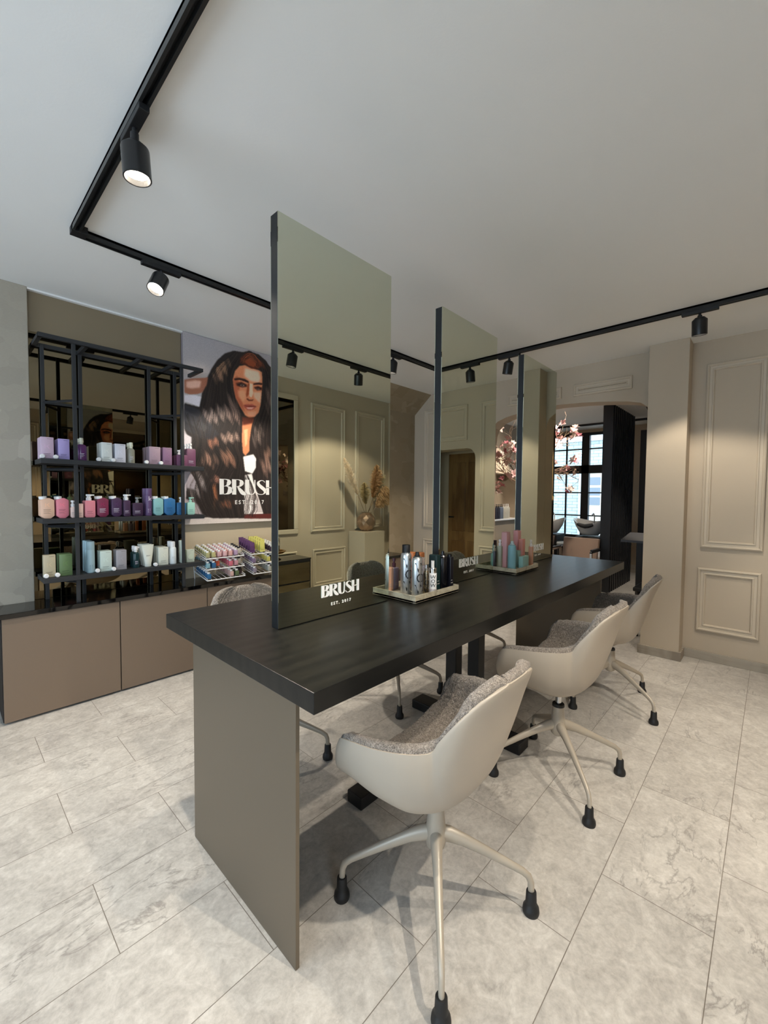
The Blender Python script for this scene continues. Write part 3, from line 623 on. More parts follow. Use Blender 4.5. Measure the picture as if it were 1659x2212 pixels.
# ------------------------------------------------------------------ poster (printed picture as colours on a fine grid)
def paint_poster(nu, nv, U, V):
    step = U/(nu-1); u = np.linspace(0, U, nu); v = np.linspace(0, V, nv); uu, vv = np.meshgrid(u, v)
    L = lambda h: np.array(lin(h))**(1/2.2)
    img = np.zeros((nv, nu, 3)); g = np.clip(vv/V, 0, 1)[..., None]
    img[:] = L('#b5aba4')*(1-g)+L('#8f8a8c')*g
    def mask(pts, blur):
        m = np.zeros(uu.shape, bool); n = len(pts)
        for i in range(n):
            x0, y0 = pts[i]; x1, y1 = pts[(i+1) % n]
            if y0 == y1: continue
            c = ((y0 > vv) != (y1 > vv)) & (uu < (x1-x0)*(vv-y0)/(y1-y0)+x0); m ^= c
        m = m.astype(float); k = max(1, int(blur/step/2))
        for _ in range(2):
            for ax in (0, 1):
                c = np.cumsum(np.pad(m, [(k+1, k) if a == ax else (0, 0) for a in (0, 1)], mode='edge'), axis=ax)
                m = (np.take(c, range(2*k+1, c.shape[ax]), axis=ax)-np.take(c, range(0, c.shape[ax]-2*k-1), axis=ax))/(2*k+1)
        return m[..., None]
    for c, b, pts in POSTER_POLYS[:3]:
        m = mask(pts, b); img[:] = img*(1-m)+L(c)*m
    rs = np.random.RandomState(3)
    def curve(g, n=150):
        P = np.array(g, float); P = np.vstack([2*P[0]-P[1], P, 2*P[-1]-P[-2]]); o = []
        T_ = np.linspace(0, len(g)-1.0001, n)
        for t in T_:
            i = int(t); f = t-i; a, b, c, d = P[i:i+4]
            o.append(.5*((2*b)+(c-a)*f+(2*a-5*b+4*c-d)*f*f+(3*b-a-3*c+d)*f**3))
        return np.array(o)
    def strands(sets, n, cols, glow, alpha):
        for gs in sets:
            cs = [curve(g, 420) for g in gs]
            for k in range(n):
                t = rs.rand()*(len(cs)-1); i = int(t); f = t-i; p = cs[i]*(1-f)+cs[i+1]*f
                q = np.linspace(0, 1, len(p)); ph = rs.rand()*.5+t*.9
                p = p+np.stack([np.sin(q*22+ph*3)*9*q+rs.randn()*5, np.zeros_like(q)], 1)
                a0, a1 = sorted(rs.rand(2)*1.15); sel = (q >= a0-.1) & (q <= a1+.1); p = p[sel]; q = q[sel]
                if len(p) < 3: continue
                ix = np.clip((p[:, 0]/step).round().astype(int), 0, nu-1); iy = np.clip((p[:, 1]/step).round().astype(int), 0, nv-1)
                col = np.tile(cols[rs.randint(len(cols))]*(.7+.6*rs.rand()), (len(p), 1)); al = np.full(len(p), alpha*(.4+.6*rs.rand()))
                if glow:
                    for cx, cy, rx, ry, ang, hc in POSTER_GLOW:
                        a = R(-ang); dx = p[:, 0]-cx; dy = p[:, 1]-cy; x_ = dx*math.cos(a)+dy*math.sin(a); y_ = -dx*math.sin(a)+dy*math.cos(a)
                        w_ = np.clip(1.45-np.sqrt((x_/rx)**2+(y_/ry)**2)+.35*np.sin(p[:, 0]*.09+p[:, 1]*.04), 0, 1)**.7*(rs.rand() < .62)*(.6+.5*rs.rand()); w_ = np.clip(w_, 0, 1)[:, None]
                        col = col*(1-w_)+L(hc)*w_; al = np.maximum(al, w_[:, 0]*.85)
                for d in ((0, 0), (0, 1)) if rs.rand() < .5 else ((0, 0),):
                    jx = np.clip(ix+d[1], 0, nu-1); img[iy, jx] = img[iy, jx]*(1-al[:, None])+col*al[:, None]
    dark = [L('#2a2220'), L('#151211'), L('#352a26'), L('#100e0e')]
    strands(POSTER_HAIR[:2], 900, dark, True, .7)
    for c, b, pts in POSTER_POLYS[3:]:
        m = mask(pts, b); img[:] = img*(1-m)+L(c)*m
    strands(POSTER_HAIR[2:], 160, [L('#3a1a12'), L('#7a3f26'), L('#20100d')], False, .6)
    strands([POSTER_HAIR[0][:3]], 160, dark, True, .5)
    # a few loose strands over shirt and sleeve
    for gs in ([[(0, 900), (60, 700), (30, 500), (120, 300)], [(120, 860), (170, 650), (110, 400), (190, 60)]], [[(500, 480), (520, 300), (500, 60)], [(560, 400), (640, 220), (620, 40)]]):
        strands([gs], 70, dark, False, .55)
    img *= (1+.03*rs.randn(nv, nu, 1)); return np.clip(np.clip(img, 0, 1)**2.2*1.55, 0, .92)
PW, PH = 1100, 1532; nu, nv = 368, 511
img = paint_poster(nu, nv, PW, PH)
PX0, PZ0 = 1.35, 1.10
po = thing('wall_poster', 'tall poster of a woman with long dark wavy hair above the counter', 'poster', (PX0+.55, 3.47, 1.866))
me = bpy.data.meshes.new('printed_face')
xs = np.tile(np.linspace(0, PW/1000, nu), nv)-.55; zs = np.repeat(np.linspace(0, PH/1000, nv), nu)-.766
co = np.stack([xs, np.full(nu*nv, -.0202), zs], 1)
a = (np.arange(nv-1)[:, None]*nu+np.arange(nu-1)[None]).ravel(); quads = np.stack([a, a+1, a+nu+1, a+nu], 1)
me.vertices.add(nu*nv); me.vertices.foreach_set('co', co.ravel()); me.loops.add(quads.size); me.loops.foreach_set('vertex_index', quads.ravel())
me.polygons.add(len(quads)); me.polygons.foreach_set('loop_start', np.arange(len(quads))*4); me.polygons.foreach_set('loop_total', np.full(len(quads), 4)); me.update(calc_edges=True)
at = me.color_attributes.new('print', 'FLOAT_COLOR', 'POINT'); at.data.foreach_set('color', np.concatenate([img.reshape(-1, 3), np.ones((nu*nv, 1))], 1).ravel())
mp = pm('poster print', '#808080', .45); t_ = NT(mp); ca = t_.n('ShaderNodeVertexColor', layer_name='print'); t_.l(ca.outputs[0], t_.b.inputs['Base Color']); me.materials.append(mp)
pf = bpy.data.objects.new('printed_face', me); C.objects.link(pf); pf.parent = po
MB().box(PX0, PX0+PW/1000, 3.450, 3.493, PZ0, PZ0+PH/1000, .001).build('panel', pm('poster edge', '#8c8488', .5), po)
logo(po, lambda x, y, d: Vector((1.918+x*1.02, 3.4490-d, 1.345+y)), .134, .0004, M_vinyl)
text_mesh('small_lettering', 'EST. 2017', .047, M_vinyl, po, Matrix.Translation((1.918, 3.4488, 1.262)) @ Matrix.Rotation(R(90), 4, 'X'), .0003, .0009, 1.5)

# ------------------------------------------------------------------ hair products on the shelf
PC = {}
def pcol(c, rough=.4, trans=0.):
    k_ = 'product %s %s' % (c, trans); v = lin(c); g = sum(v)/3
    return pm(k_, tuple(x*.84+g*.16 for x in v), rough, trans=trans)
def shade(c, f): return tuple(min(1, x*f) for x in lin(c))
def printed(t, w, y, z0, h, dark, al=0):
    m = MB(); n = max(2, int(h/.006))
    for i in range(n):
        ww = w*(.62 if i == 0 else .42+.3*((i*7) % 5)/5)
        m.box(-w*.30, -w*.30+ww*.85, y-.0003, y, z0+h-i*h/n-.0016-(.001 if i == 0 else 0), z0+h-i*h/n)
    m.build('printed_text', dark, t)
def emboss_k(t, y, cz, s, mat):
    m = MB(); f = lambda x, z: (x*s, y, cz+z*s)
    m.prism([f(-.5, -.5), f(-.36, -.5), f(-.36, .5), f(-.5, .5)], (0, -.0006, 0))
    m.prism([f(-.30, .0), f(-.10, .0), f(.5, .5), f(.3, .5)], (0, -.0006, 0)); m.prism([f(-.15, .08), f(.02, .16), f(.5, -.5), f(.28, -.5)], (0, -.0006, 0))
    m.build('embossed_letter', mat, t)
def make_product(kind, c, w, h, desc):
    t = thing({'carton': 'product_carton', 'angle': 'shampoo_bottle', 'pump': 'pump_bottle', 'spray': 'spray_bottle', 'can': 'spray_can', 'tube': 'cream_tube', 'shoulder': 'lotion_bottle'}[kind], desc, 'box' if kind == 'carton' else 'bottle', (0, 0, 0))
    M = pcol(c); lum = sum(lin(c))/3; pr = pm('dark print %s' % c, shade(c, .35), .5) if lum > .12 else pm('light print', '#c9c4cf', .5)
    e = pm('emboss %s' % c, shade(c, 1.12 if lum > .1 else 1.5), .35)
    d = min(.044, max(.026, w*.62))
    if kind == 'carton':
        MB().box(-w/2, w/2, 0, d, 0, h, .0025).build('body', M, t, 40)
        if 'ring' in desc: MB().lathe([(w*.30, 0), (w*.33, 0), (w*.33, .0006), (w*.30, .0006)], (0, 0, 0), 28, mat=Matrix.Translation((0, .0, h*.42)) @ Matrix.Rotation(R(90), 4, 'X')).build('printed_ring', e, t)
        elif w > .06: emboss_k(t, 0, h*.56, w*.42, e)
        printed(t, w, 0, h*.08, .022, pr); MB().box(-w*.02, w*.36, -.0003, 0, h*.915, h*.93).build('top_print', pr, t)
    elif kind == 'angle':
        b = h-.028; cut = w*.28
        m = MB(); m.prism([(-w/2+cut, 0, 0), (w/2-cut, 0, 0), (w/2, 0, cut*.9), (w/2, 0, b-.010), (w*.12, 0, b+.004), (-w/2+.006, 0, b-.006), (-w/2, 0, b-.010), (-w/2, 0, cut*.9)], (0, d, 0))
        bmesh.ops.bevel(m.bm, geom=list(m.bm.edges), offset=.0025, segments=2, affect='EDGES', profile=.5)
        m.build('body', M, t, 35)
        MB().cyl((0, 0, 0), .0165, .017, 20, mat=Matrix.Translation((-w*.24, d/2, b-.004)) @ Matrix.Rotation(R(-7), 4, 'Y')).build('cap', M_white, t, 30)
        printed(t, w, 0, h*.17, .030, pr); emboss_k(t, 0, h*.55, w*.34, e)
    elif kind == 'pump':
        b = h-.040
        m = MB(); m.prism([(-w/2+.006, 0, 0), (w/2-.006, 0, 0), (w/2, 0, .008), (w/2, 0, b-.006), (w/2-.006, 0, b), (-w/2+.006, 0, b), (-w/2, 0, b-.006), (-w/2, 0, .008)], (0, d, 0))
        bmesh.ops.bevel(m.bm, geom=list(m.bm.edges), offset=.002, segments=2, affect='EDGES', profile=.5); m.build('body', M, t, 35)
        cm = M_white if 'clear' not in desc and 'mint' not in desc else (M_clear if 'clear' in desc else M)
        p = MB().lathe([(.011, 0), (.011, .018), (.006, .020), (.006, .026), (.011, .028), (.011, .040), (0, .040)], (0, d/2, b), 18)
        if 'plum' not in desc: p.box(0, .026, d/2-.005, d/2+.005, b+.031, b+.039, .001)
        p.build('pump_head', cm, t, 30); printed(t, w, 0, h*.12, .022, pr)
    elif kind == 'spray':
        b = h-.042; r = w/2
        clear = 'translucent' in desc or 'clear' in desc
        MB().lathe([(0, 0), (r*.94, 0), (r, .004), (r, b*.86), (r*.9, b*.93), (r*.5, b), (0, b)], (0, r, 0), 28, sy=.8).build('body', pcol(c, .15, .55 if clear else 0), t, 40)
        m = MB().lathe([(.010, 0), (.011, .012), (.013, .014), (.011, .040), (0, .042)], (0, r, b), 18)
        if 'nozzle' in desc: m.box(-.006, .022, r-.006, r+.006, b+.026, b+.036, .001)
        m.build('spray_head', M_white if 'nozzle' in desc else pcol('#d9d8bf'), t, 30)
        printed(t, w*.8, .002, h*.14, .026, pm('light print', '#c9c4cf', .5))
    elif kind == 'can':
        r = w/2
        MB().lathe([(0, 0), (r*.96, 0), (r, .003), (r, h*.72), (r*.985, h*.725), (r*.985, h*.735), (r, h*.74), (r, h-.006), (r*.93, h), (0, h)], (0, r, 0), 32).build('body', M, t, 30)
        if 'k' == desc[-1]: text_mesh('printed_letter', 'k', .045, pm('light print', '#c9c4cf', .5), t, Matrix.Translation((.004, -.0008, h*.55)) @ Matrix.Rotation(R(90), 4, 'X'), .0003)
        printed(t, w*.7, .0006, h*.1, .03, pr)
    elif kind == 'tube':
        m = MB(); rings = []
        for z, wx, wy in ((.018, .022, .018), (.03, .024, .019), (h*.5, .031, .014), (h*.85, .037, .006), (h, .040, .0015)):
            rings.append([m.bm.verts.new((wx*math.cos(2*math.pi*k_/28), .019+wy*math.sin(2*math.pi*k_/28), z)) for k_ in range(28)])
        for p_, q_ in zip(rings, rings[1:]):
            for k_ in range(28): m.bm.faces.new([p_[k_], p_[(k_+1) % 28], q_[(k_+1) % 28], q_[k_]])
        m.bm.faces.new(rings[0]); m.bm.faces.new(rings[-1]); m.build('tube_body', M, t, 40)
        MB().lathe([(.021, 0), (.022, .002), (.022, .018), (0, .018)], (0, .019, 0), 26, sy=.85).build('cap', pcol('#d5d6c6'), t, 30)
        printed(t, .05, -.0002+.003, h*.45, .012, pm('grey print', '#8f8f85'))
    else:
        r = w/2
        MB().lathe([(0, 0), (r*.95, 0), (r, .003), (r, h*.66), (r*.9, h*.72), (r*.72, h*.75), (0, h*.75)], (0, r, 0), 30).build('body', M, t, 40)
        MB().lathe([(r*.70, h*.745), (r*.70, h*.99), (r*.62, h), (0, h)], (0, r, 0), 26).build('cap', M_white, t, 30); printed(t, w*.7, .0006, h*.2, .02, pm('grey print', '#8f8f85'))
    return t, d
ITEMS = [
('carton', '#c9a9c0', 0.463, 0.073, 0.132, 0, 3, 'pale pink carton'),
('carton', '#a592cf', 0.544, 0.067, 0.129, 0, 3, 'lavender carton'),
('spray', '#8a3f96', 0.639, 0.059, 0.148, 0, 2, 'translucent purple spray bottle'),
('carton', '#d9dcd6', 0.774, 0.071, 0.129, 0, 3, 'white grey carton with embossed letter'),
('carton', '#d0cfda', 0.852, 0.074, 0.127, 0, 3, 'cool white carton'),
('spray', '#b9b8a6', 0.922, 0.048, 0.146, 0, 2, 'clear spray bottle'),
('carton', '#9b8190', 1.068, 0.086, 0.127, 0, 3, 'dusty mauve carton'),
('carton', '#86617f', 1.153, 0.073, 0.128, 0, 3, 'plum mauve carton'),
('pump', '#7d4566', 1.259, 0.08, 0.124, 0, 2, 'low plum bottle'),
('pump', '#74415f', 1.324, 0.069, 0.175, 0, 3, 'tall plum bottle with white nozzle'),
('angle', '#f0bd9b', 0.457, 0.071, 0.151, 1, 2, 'peach bottle with slanted white cap'),
('angle', '#e5788a', 0.531, 0.067, 0.151, 1, 2, 'coral pink bottle with slanted white cap'),
('pump', '#f2cfc2', 0.584, 0.026, 0.111, 1, 1, 'small pale pink pump bottle behind the post'),
('carton', '#f0c6b8', 0.621, 0.039, 0.09, 1, 1, 'small blush carton'),
('pump', '#e27d8c', 0.675, 0.06, 0.15, 1, 2, 'pink bottle with white pump'),
('angle', '#7f1f47', 0.746, 0.068, 0.153, 1, 2, 'burgundy bottle with slanted white cap'),
('angle', '#46294f', 0.825, 0.063, 0.154, 1, 2, 'dark purple bottle with slanted white cap'),
('pump', '#452a4a', 0.887, 0.045, 0.151, 1, 2, 'narrow dark purple pump bottle'),
('pump', '#3d2442', 0.954, 0.067, 0.132, 1, 1, 'wide dark purple bottle with clear pump'),
('can', '#5c3f6c', 1.027, 0.048, 0.195, 1, 2, 'tall purple can printed with a k'),
('angle', '#7fb9b9', 1.088, 0.068, 0.153, 1, 2, 'light teal bottle with slanted cap'),
('angle', '#1a6ba3', 1.165, 0.081, 0.153, 1, 2, 'bright blue bottle with slanted cap'),
('pump', '#1c6a9e', 1.249, 0.067, 0.133, 1, 1, 'small blue pump bottle behind the post'),
('pump', '#9fd8c6', 1.319, 0.059, 0.133, 1, 1, 'mint pump bottle at the shelf end'),
('carton', '#b5a888', 0.46, 0.07, 0.139, 2, 1, 'beige carton'),
('carton', '#5f7a4a', 0.541, 0.077, 0.137, 2, 2, 'olive green carton'),
('can', '#94b3bd', 0.676, 0.048, 0.205, 2, 3, 'tall light blue bottle'),
('carton', '#c6d6cb', 0.758, 0.077, 0.137, 2, 2, 'pale mint carton with embossed letter'),
('carton', '#a09ba0', 0.848, 0.072, 0.135, 2, 2, 'grey carton'),
('spray', '#123438', 0.942, 0.046, 0.153, 2, 2, 'dark teal bottle with white nozzle'),
('tube', '#dcdccb', 1.018, 0.081, 0.156, 2, 3, 'cream squeeze tube standing on its cap'),
('carton', '#d5d6c5', 1.118, 0.076, 0.131, 2, 3, 'ivory carton'),
('shoulder', '#e3e8e8', 1.189, 0.052, 0.166, 2, 2, 'white bottle with white cap'),
('carton', '#d6dccb', 1.257, 0.03, 0.168, 2, 2, 'slim ivory carton beside the post'),
('carton', '#bcc5b2', 1.311, 0.066, 0.097, 2, 1, 'square sage carton with a ring on it'),
]
rown = ('top', 'middle', 'bottom')
for kind, c, x, w_, h_, row, n, desc in ITEMS:
    t, d = make_product(kind, c, w_*(.86 if kind == 'carton' else .95), h_, desc)
    d = w_*.95 if kind in ('spray', 'can', 'shoulder') else (.04 if kind == 'tube' else d)
    for q in range(n):
        o = t if q == 0 else copy_tree(t)
        o.location = (x, 3.247+q*(d+.006), SZ[row])
        if n > 1: o['group'] = desc+' row on the '+rown[row]+' shelf'
        o['label'] = (desc+', %s on the %s shelf' % (['front one', 'second one back', 'third one back'][q] if n > 1 else 'at the front', rown[row]))
cp = thing('round_cap', '', 'jar', (0, 0, 0), 'little white round caps lying between the cartons')  # loose white bottle caps between the cartons, filed under jars
MB().lathe([(0, 0), (.0115, 0), (.013, .002), (.013, .020), (.010, .022), (.010, .026), (0, .026)], (0, 0, 0), 20, mat=Matrix.Translation((0, .012, .013)) @ Matrix.Rotation(R(90), 4, 'X')).build('cap_body', M_white, cp, 30)
caps = [(.436, 0, 'left of the pale pink carton'), (.501, 0, 'between the pink and lavender cartons'), (.724, 0, 'left of the white grey carton'), (.806, 0, 'between the two white cartons'), (1.008, 0, 'left of the dusty mauve carton'), (1.103, 0, 'between the two mauve cartons'),
        (.441, 2, 'left of the beige carton'), (.496, 2, 'between the beige and olive cartons'), (.706, 2, 'left of the pale mint carton'), (.798, 2, 'between the mint and grey cartons'), (1.058, 2, 'left of the ivory carton')]
for i, (x, row, lab) in enumerate(caps):
    o = cp if i == 0 else copy_tree(cp); o.location = (x, 3.234, SZ[row]); o['label'] = 'little white round cap lying on the %s shelf, %s' % (rown[row], lab)

# ------------------------------------------------------------------ wire racks of mini bottles on the counter
mini = {}
def mini_bottle(c, capc, tall=1., trans=0.):
    key = (c, capc, tall)
    if key not in mini:
        t = MB().box(-.015, .015, -.015, .015, 0, .040*tall, .003).build('mini_bottle', pcol(c, .35, trans), None, 40)
        MB().lathe([(.009, .0), (.0115, .002), (.0115, .013), (0, .014)], (0, 0, .040*tall-.001), 14).build('cap', M_white if capc == 'w' else M_black, t, 30)
        mini[key] = t; return t, True
    return copy_tree(mini[key]), False
def sachet(c, y2=''):
    key = ('s', c)
    if key not in mini:
        m = MB(); m.prism([(-.022, -.008, 0), (.022, -.008, 0), (.020, 0, .085), (-.020, 0, .085)], (0, .010, 0)); m.box(-.016, .016, -.010, -.006, .02, .05)
        mini[key] = m.build('sample_sachet', pcol(c, .4)); return mini[key], True
    return copy_tree(mini[key]), False
TILT = R(10)
def rack(x0, nm, tiers, side):
    t = thing('display_rack', nm, 'rack', (x0+.16, 3.3, .652), 'white wire racks on the counter')
    for ti, (zf, dx, cols) in enumerate(tiers):
        xa, xb = x0+dx, x0+dx+.318; yf, yb = 3.195, 3.445; zb = zf+(yb-yf)*math.tan(TILT)
        m = MB(); lp = [(xa, yf, zf), (xb, yf, zf), (xb, yb, zb), (xa, yb, zb), (xa, yf, zf)]
        for p, q in zip(lp, lp[1:]): m.tube([p, q], .0042, 8)
        for x in (xa+.001, xb-.001): m.tube([(x, yf, zf+.012), (x, yb, zb+.03)], .002, 6)
        for i in range(1, 8):
            x = xa+.318*i/7.98; m.tube([(x, yf, zf), (x, yb, zb)], .0018, 5)
        m.build('tier_frame', M_white, t)
        for ci, spec in enumerate(cols):
            if not spec: continue
            kind, c, capc, n, desc, rows = spec
            for r_ in rows:
                s_ = .022+r_*.0375; y = yf+s_*math.cos(TILT); z = zf+s_*math.tan(TILT)+.005
                if kind == 'm': o, _ = mini_bottle(c, capc)
                else: o, _ = sachet(c)
                o.location = (xa+.020+ci*.0465, y+.002, z+(.0 if kind == 'm' else .003)); o.rotation_euler.x = 0
                tn = ('top', 'middle', 'bottom')[ti]
                tag(o, '%s, row %s, %s tier, %s rack' % (desc, 'one two three four five six'.split()[r_], tn, side), 'bottle' if kind == 'm' else 'sachet', '%s on the %s tier of the %s rack' % (desc, tn, side))
    m = MB()
    for x in (x0+.004, x0+.30): m.tube([(x, 3.43, .654), (x-.012, 3.437, .86)], .003, 6)
    m.build('rear_upright', M_white, t)
r6 = range(6)
rack(1.412, 'left white wire rack with three tiers of mini bottles', [
  (.842, -.006, [('m', '#a9a36c', 'w', 1, 'olive yellow mini bottle', r6), ('m', '#b9b070', 'w', 1, 'mustard mini bottle', r6), ('m', '#cf9d9d', 'w', 1, 'rose mini bottle', r6), ('m', '#dba9ab', 'w', 1, 'pink mini bottle', r6), ('m', '#d9a097', 'w', 1, 'salmon mini bottle', r6), ('m', '#b394b2', 'w', 1, 'lilac mini bottle', r6), ('m', '#c5bdb0', 'b', 1, 'pale mini bottle with black cap', range(1, 5))]),
  (.757, -.004, [('m', '#76a5b2', 'w', 1, 'light blue mini bottle', r6), ('m', '#1f5f8c', 'w', 1, 'blue mini bottle', r6), ('m', '#d4552f', 'w', 1, 'orange mini bottle', range(1, 6)), None, ('m', '#cf5f72', 'w', 1, 'raspberry mini bottle', r6), ('m', '#c58891', 'w', 1, 'dusty rose mini bottle', r6), ('m', '#a8a093', 'b', 1, 'grey mini bottle with black cap', range(1, 4))]),
  (.672, .004, [('m', '#176293', 'w', 1, 'deep blue mini bottle', r6), None, None, None, ('m', '#cda398', 'w', 1, 'blush mini bottle', r6), ('m', '#5d6b45', 'w', 1, 'green mini bottle', range(0, 4)), ('m', '#3a2a2c', 'b', 1, 'dark mini bottle', range(1, 4))])], 'left')
rack(1.806, 'right white wire rack with sachets on top, beside the first mirror', [
  (.842, -.016, [('s', '#5f3768', 'w', 1, 'purple sachet', r6), None, ('s', '#cfc95a', 'w', 1, 'yellow sachet', r6), ('s', '#d5cf60', 'w', 1, 'lemon sachet', range(2, 6)), ('m', '#33203c', 'w', 1, 'black purple mini bottle', r6), ('m', '#d9dccf', 'w', 1, 'ivory mini bottle', r6), None]),
  (.757, -.004, [('m', '#7c6585', 'w', 1, 'violet mini bottle', r6), None, None, ('m', '#c5bb52', 'w', 1, 'yellow mini bottle', r6), ('m', '#2b2438', 'w', 1, 'navy mini bottle', r6), None, None]),
  (.672, .004, [('m', '#8c7f8c', 'w', 1, 'grey violet mini bottle', r6), None, None, ('m', '#a7a79c', 'w', 1, 'light grey mini bottle', r6), ('m', '#2c1f33', 'w', 1, 'aubergine mini bottle', r6), None, None])], 'right')

# ------------------------------------------------------------------ stone trays with products on the table
def tray(x0, x1, y0, y1, lab):
    t = thing('stone_tray', lab, 'tray', ((x0+x1)/2, (y0+y1)/2, T), 'travertine trays on the styling table')
    m = MB().box(x0, x1, y0, y1, T+.005, T+.014)
    for a_ in ((x0, x1, y0, y0+.009), (x0, x1, y1-.009, y1), (x0, x0+.009, y0+.009, y1-.009), (x1-.009, x1, y0+.009, y1-.009)): m.box(*a_, T+.005, T+.037, .001)
    m.build('tray_body', M_stone, t)
    for x in (x0+.02, x1-.02):
        for y in (y0+.02, y1-.02): MB().cyl((x, y, T), .010, .006, 14).build('foot', M_stone, t)
tray(1.437, 1.787, 1.148, 1.418, 'travertine tray with silver spray cans beside the first mirror')
tray(2.411, 2.738, 1.138, 1.418, 'travertine tray with turquoise and pink products beside the middle mirror')
TZ = T+.014
M_alu = pm('brushed aluminium', '#cdd0d2', .34, metal=.9)
def aero(x, y, r, h, cap, lab, mat=M_alu, capm=M_black, wow=False, name='spray_can', ang=-135):
    t = thing(name, lab, 'can', (x, y, TZ))
    MB().lathe([(0, 0), (r*.94, 0), (r, .003), (r, h-.018), (r*.93, h-.008), (r*.72, h), (r*.55, h+.003), (0, h+.003)], (x, y, TZ), 36).build('can_body', mat, t, 40)
    if cap == 'tall': MB().lathe([(r*.74, -.002), (r*.74, .034), (r*.68, .037), (0, .037)], (x, y, TZ+h), 30).build('cap', capm, t, 30)
    else: MB().lathe([(r*.56, .002), (r*.56, .006), (r*.42, .008), (r*.34, .020), (r*.30, .024), (0, .024)], (x, y, TZ+h), 24).build('nozzle', capm, t, 30)
    MB().lathe([(r*.76, -.003), (r*.80, -.001), (r*.76, .001), (r*.6, .001)], (x, y, TZ+h), 30).build('collar', M_chrome, t, 30)
    if wow:
        for k_, (ch, zz) in enumerate((('W', .74), ('O', .48), ('W', .20))):
            o = text_mesh('printed_letter', ch, h*.34, M_black, t, Matrix.Identity(4), .0, 0)
            co_ = [v.co.copy() for v in o.data.vertices]
            for v, c_ in zip(o.data.vertices, co_):
                p = c_+world_loc(t); lx, ly = p.x, p.y; a_ = R(ang)+lx/r*.9; v.co = Vector((x+(r+.0005)*math.cos(a_), y+(r+.0005)*math.sin(a_), TZ+h*zz-h*.1+ly))-world_loc(t)
    return t
def bottle(x, y, w_, d, h, c, lab, top='pump', name='hair_product_bottle', capm=None, hh=.03, trans=0, rough=.35, cat='bottle'):
    t = thing(name, lab, cat, (x, y, TZ))
    MB().box(x-w_/2, x+w_/2, y-d/2, y+d/2, TZ, TZ+h, min(w_, d)*.14, 3).build('body', pcol(c, rough, trans), t, 40)
    capm = capm or M_white
    if top == 'pump': MB().lathe([(.009, 0), (.010, hh*.45), (.005, hh*.5), (.005, hh*.7), (.009, hh*.72), (.008, hh), (0, hh)], (x, y, TZ+h), 16).build('pump_head', capm, t, 30)
    if top == 'cap': MB().lathe([(min(w_, d)*.42, 0), (min(w_, d)*.42, hh-.002), (min(w_, d)*.36, hh), (0, hh)], (x, y, TZ+h), 20).build('cap', capm, t, 30)
    MB().box(x-w_*.32, x+w_*.2, y-d/2-.0006, y-d/2, TZ+h*.2, TZ+h*.225).box(x-w_*.32, x+w_*.1, y-d/2-.0006, y-d/2, TZ+h*.28, TZ+h*.3).build('printed_text', pm('grey print', '#8f8f85'), t)
    return t
aero(1.514, 1.268, .0255, .200, 'tall', 'silver spray can with a tall black cap in the tray', wow=True, ang=-98)
aero(1.508, 1.196, .0250, .186, 'noz', 'silver spray can with a short black nozzle at the tray corner', wow=True, ang=-98)
aero(1.578, 1.196, .0135, .118, 'noz', 'slim bronze metal can beside the silver spray cans', pm('bronze metal', '#9c8f78', .25, metal=1.), M_chrome, wow=True, ang=-118)
wb = thing('hair_product_bottle', 'white pump bottle with chrome collar and black letters in the tray', 'bottle', (1.618, 1.188, TZ))
MB().lathe([(0, 0), (.019, 0), (.020, .003), (.020, .100), (.018, .103), (0, .103)], (1.618, 1.188, TZ), 30).build('body', M_white, wb, 35)
MB().lathe([(.0195, .100), (.0195, .122), (.017, .126), (0, .126)], (1.618, 1.188, TZ), 30).build('collar', M_chrome, wb, 35)
MB().lathe([(.008, .126), (.008, .158), (0, .159)], (1.618, 1.188, TZ), 18).build('pump_head', M_white, wb, 35)
for ch, zz in (('W', .075), ('O', .055), ('W', .035)): text_mesh('printed_letter', ch, .024, M_black, wb, Matrix.Translation((1.618-.0145, 1.188-.0150, TZ+zz)) @ Matrix.Rotation(R(-44), 4, 'Z') @ Matrix.Rotation(R(90), 4, 'X'), .0003)
text_mesh('printed_words', 'XTRA LARGE', .0065, pm('maroon print', '#6a2a35'), wb, Matrix.Translation((1.618-.0145, 1.188-.0150, TZ+.020)) @ Matrix.Rotation(R(-44), 4, 'Z') @ Matrix.Rotation(R(90), 4, 'X'), .0003)
bottle(1.672, 1.215, .034, .05, .180, '#0d2b2c', 'black green carton behind the black can in the first tray', None, 'product_carton', cat='box')
aero(1.712, 1.196, .0225, .172, 'x', 'black can with glossy lid in the first tray', pm('gloss black', '#0b0b10', .2), pm('gloss black', '#0b0b10', .2))
bottle(1.756, 1.185, .028, .034, .165, '#10101a', 'slim black navy bottle at the right end of the first tray', 'cap', capm=pm('gloss black', '#0b0b10', .2), hh=.012)
bottle(1.575, 1.315, .036, .036, .165, '#b9c4c2', 'pale grey bottle with white trigger behind the silver cans', 'pump', hh=.05)
bottle(1.640, 1.33, .030, .034, .185, '#b5651f', 'amber brown carton behind the white pump bottle', None, 'product_carton', trans=.0, cat='box')
bottle(1.715, 1.34, .036, .034, .175, '#a85f22', 'amber brown bottle near the middle mirror', None)
bottle(1.632, 1.262, .030, .030, .125, '#8c8790', 'smoky bottle with clear dome cap in the first tray', 'cap', capm=M_clear, hh=.04)
bottle(1.505, 1.375, .042, .040, .118, '#c79472', 'peach carton with brown arch print behind the silver cans', None, 'product_carton', cat='box')
bottle(1.560, 1.385, .040, .036, .110, '#7a6f80', 'mauve bottle with dark red dropper behind the cans', 'pump', capm=pm('dark red', '#3d1a26', .4), hh=.045)
aero(2.528, 1.225, .0260, .158, 'noz', 'turquoise spray can in the second tray', pcol('#7db6bf', .35), pcol('#b9ced0', .4))
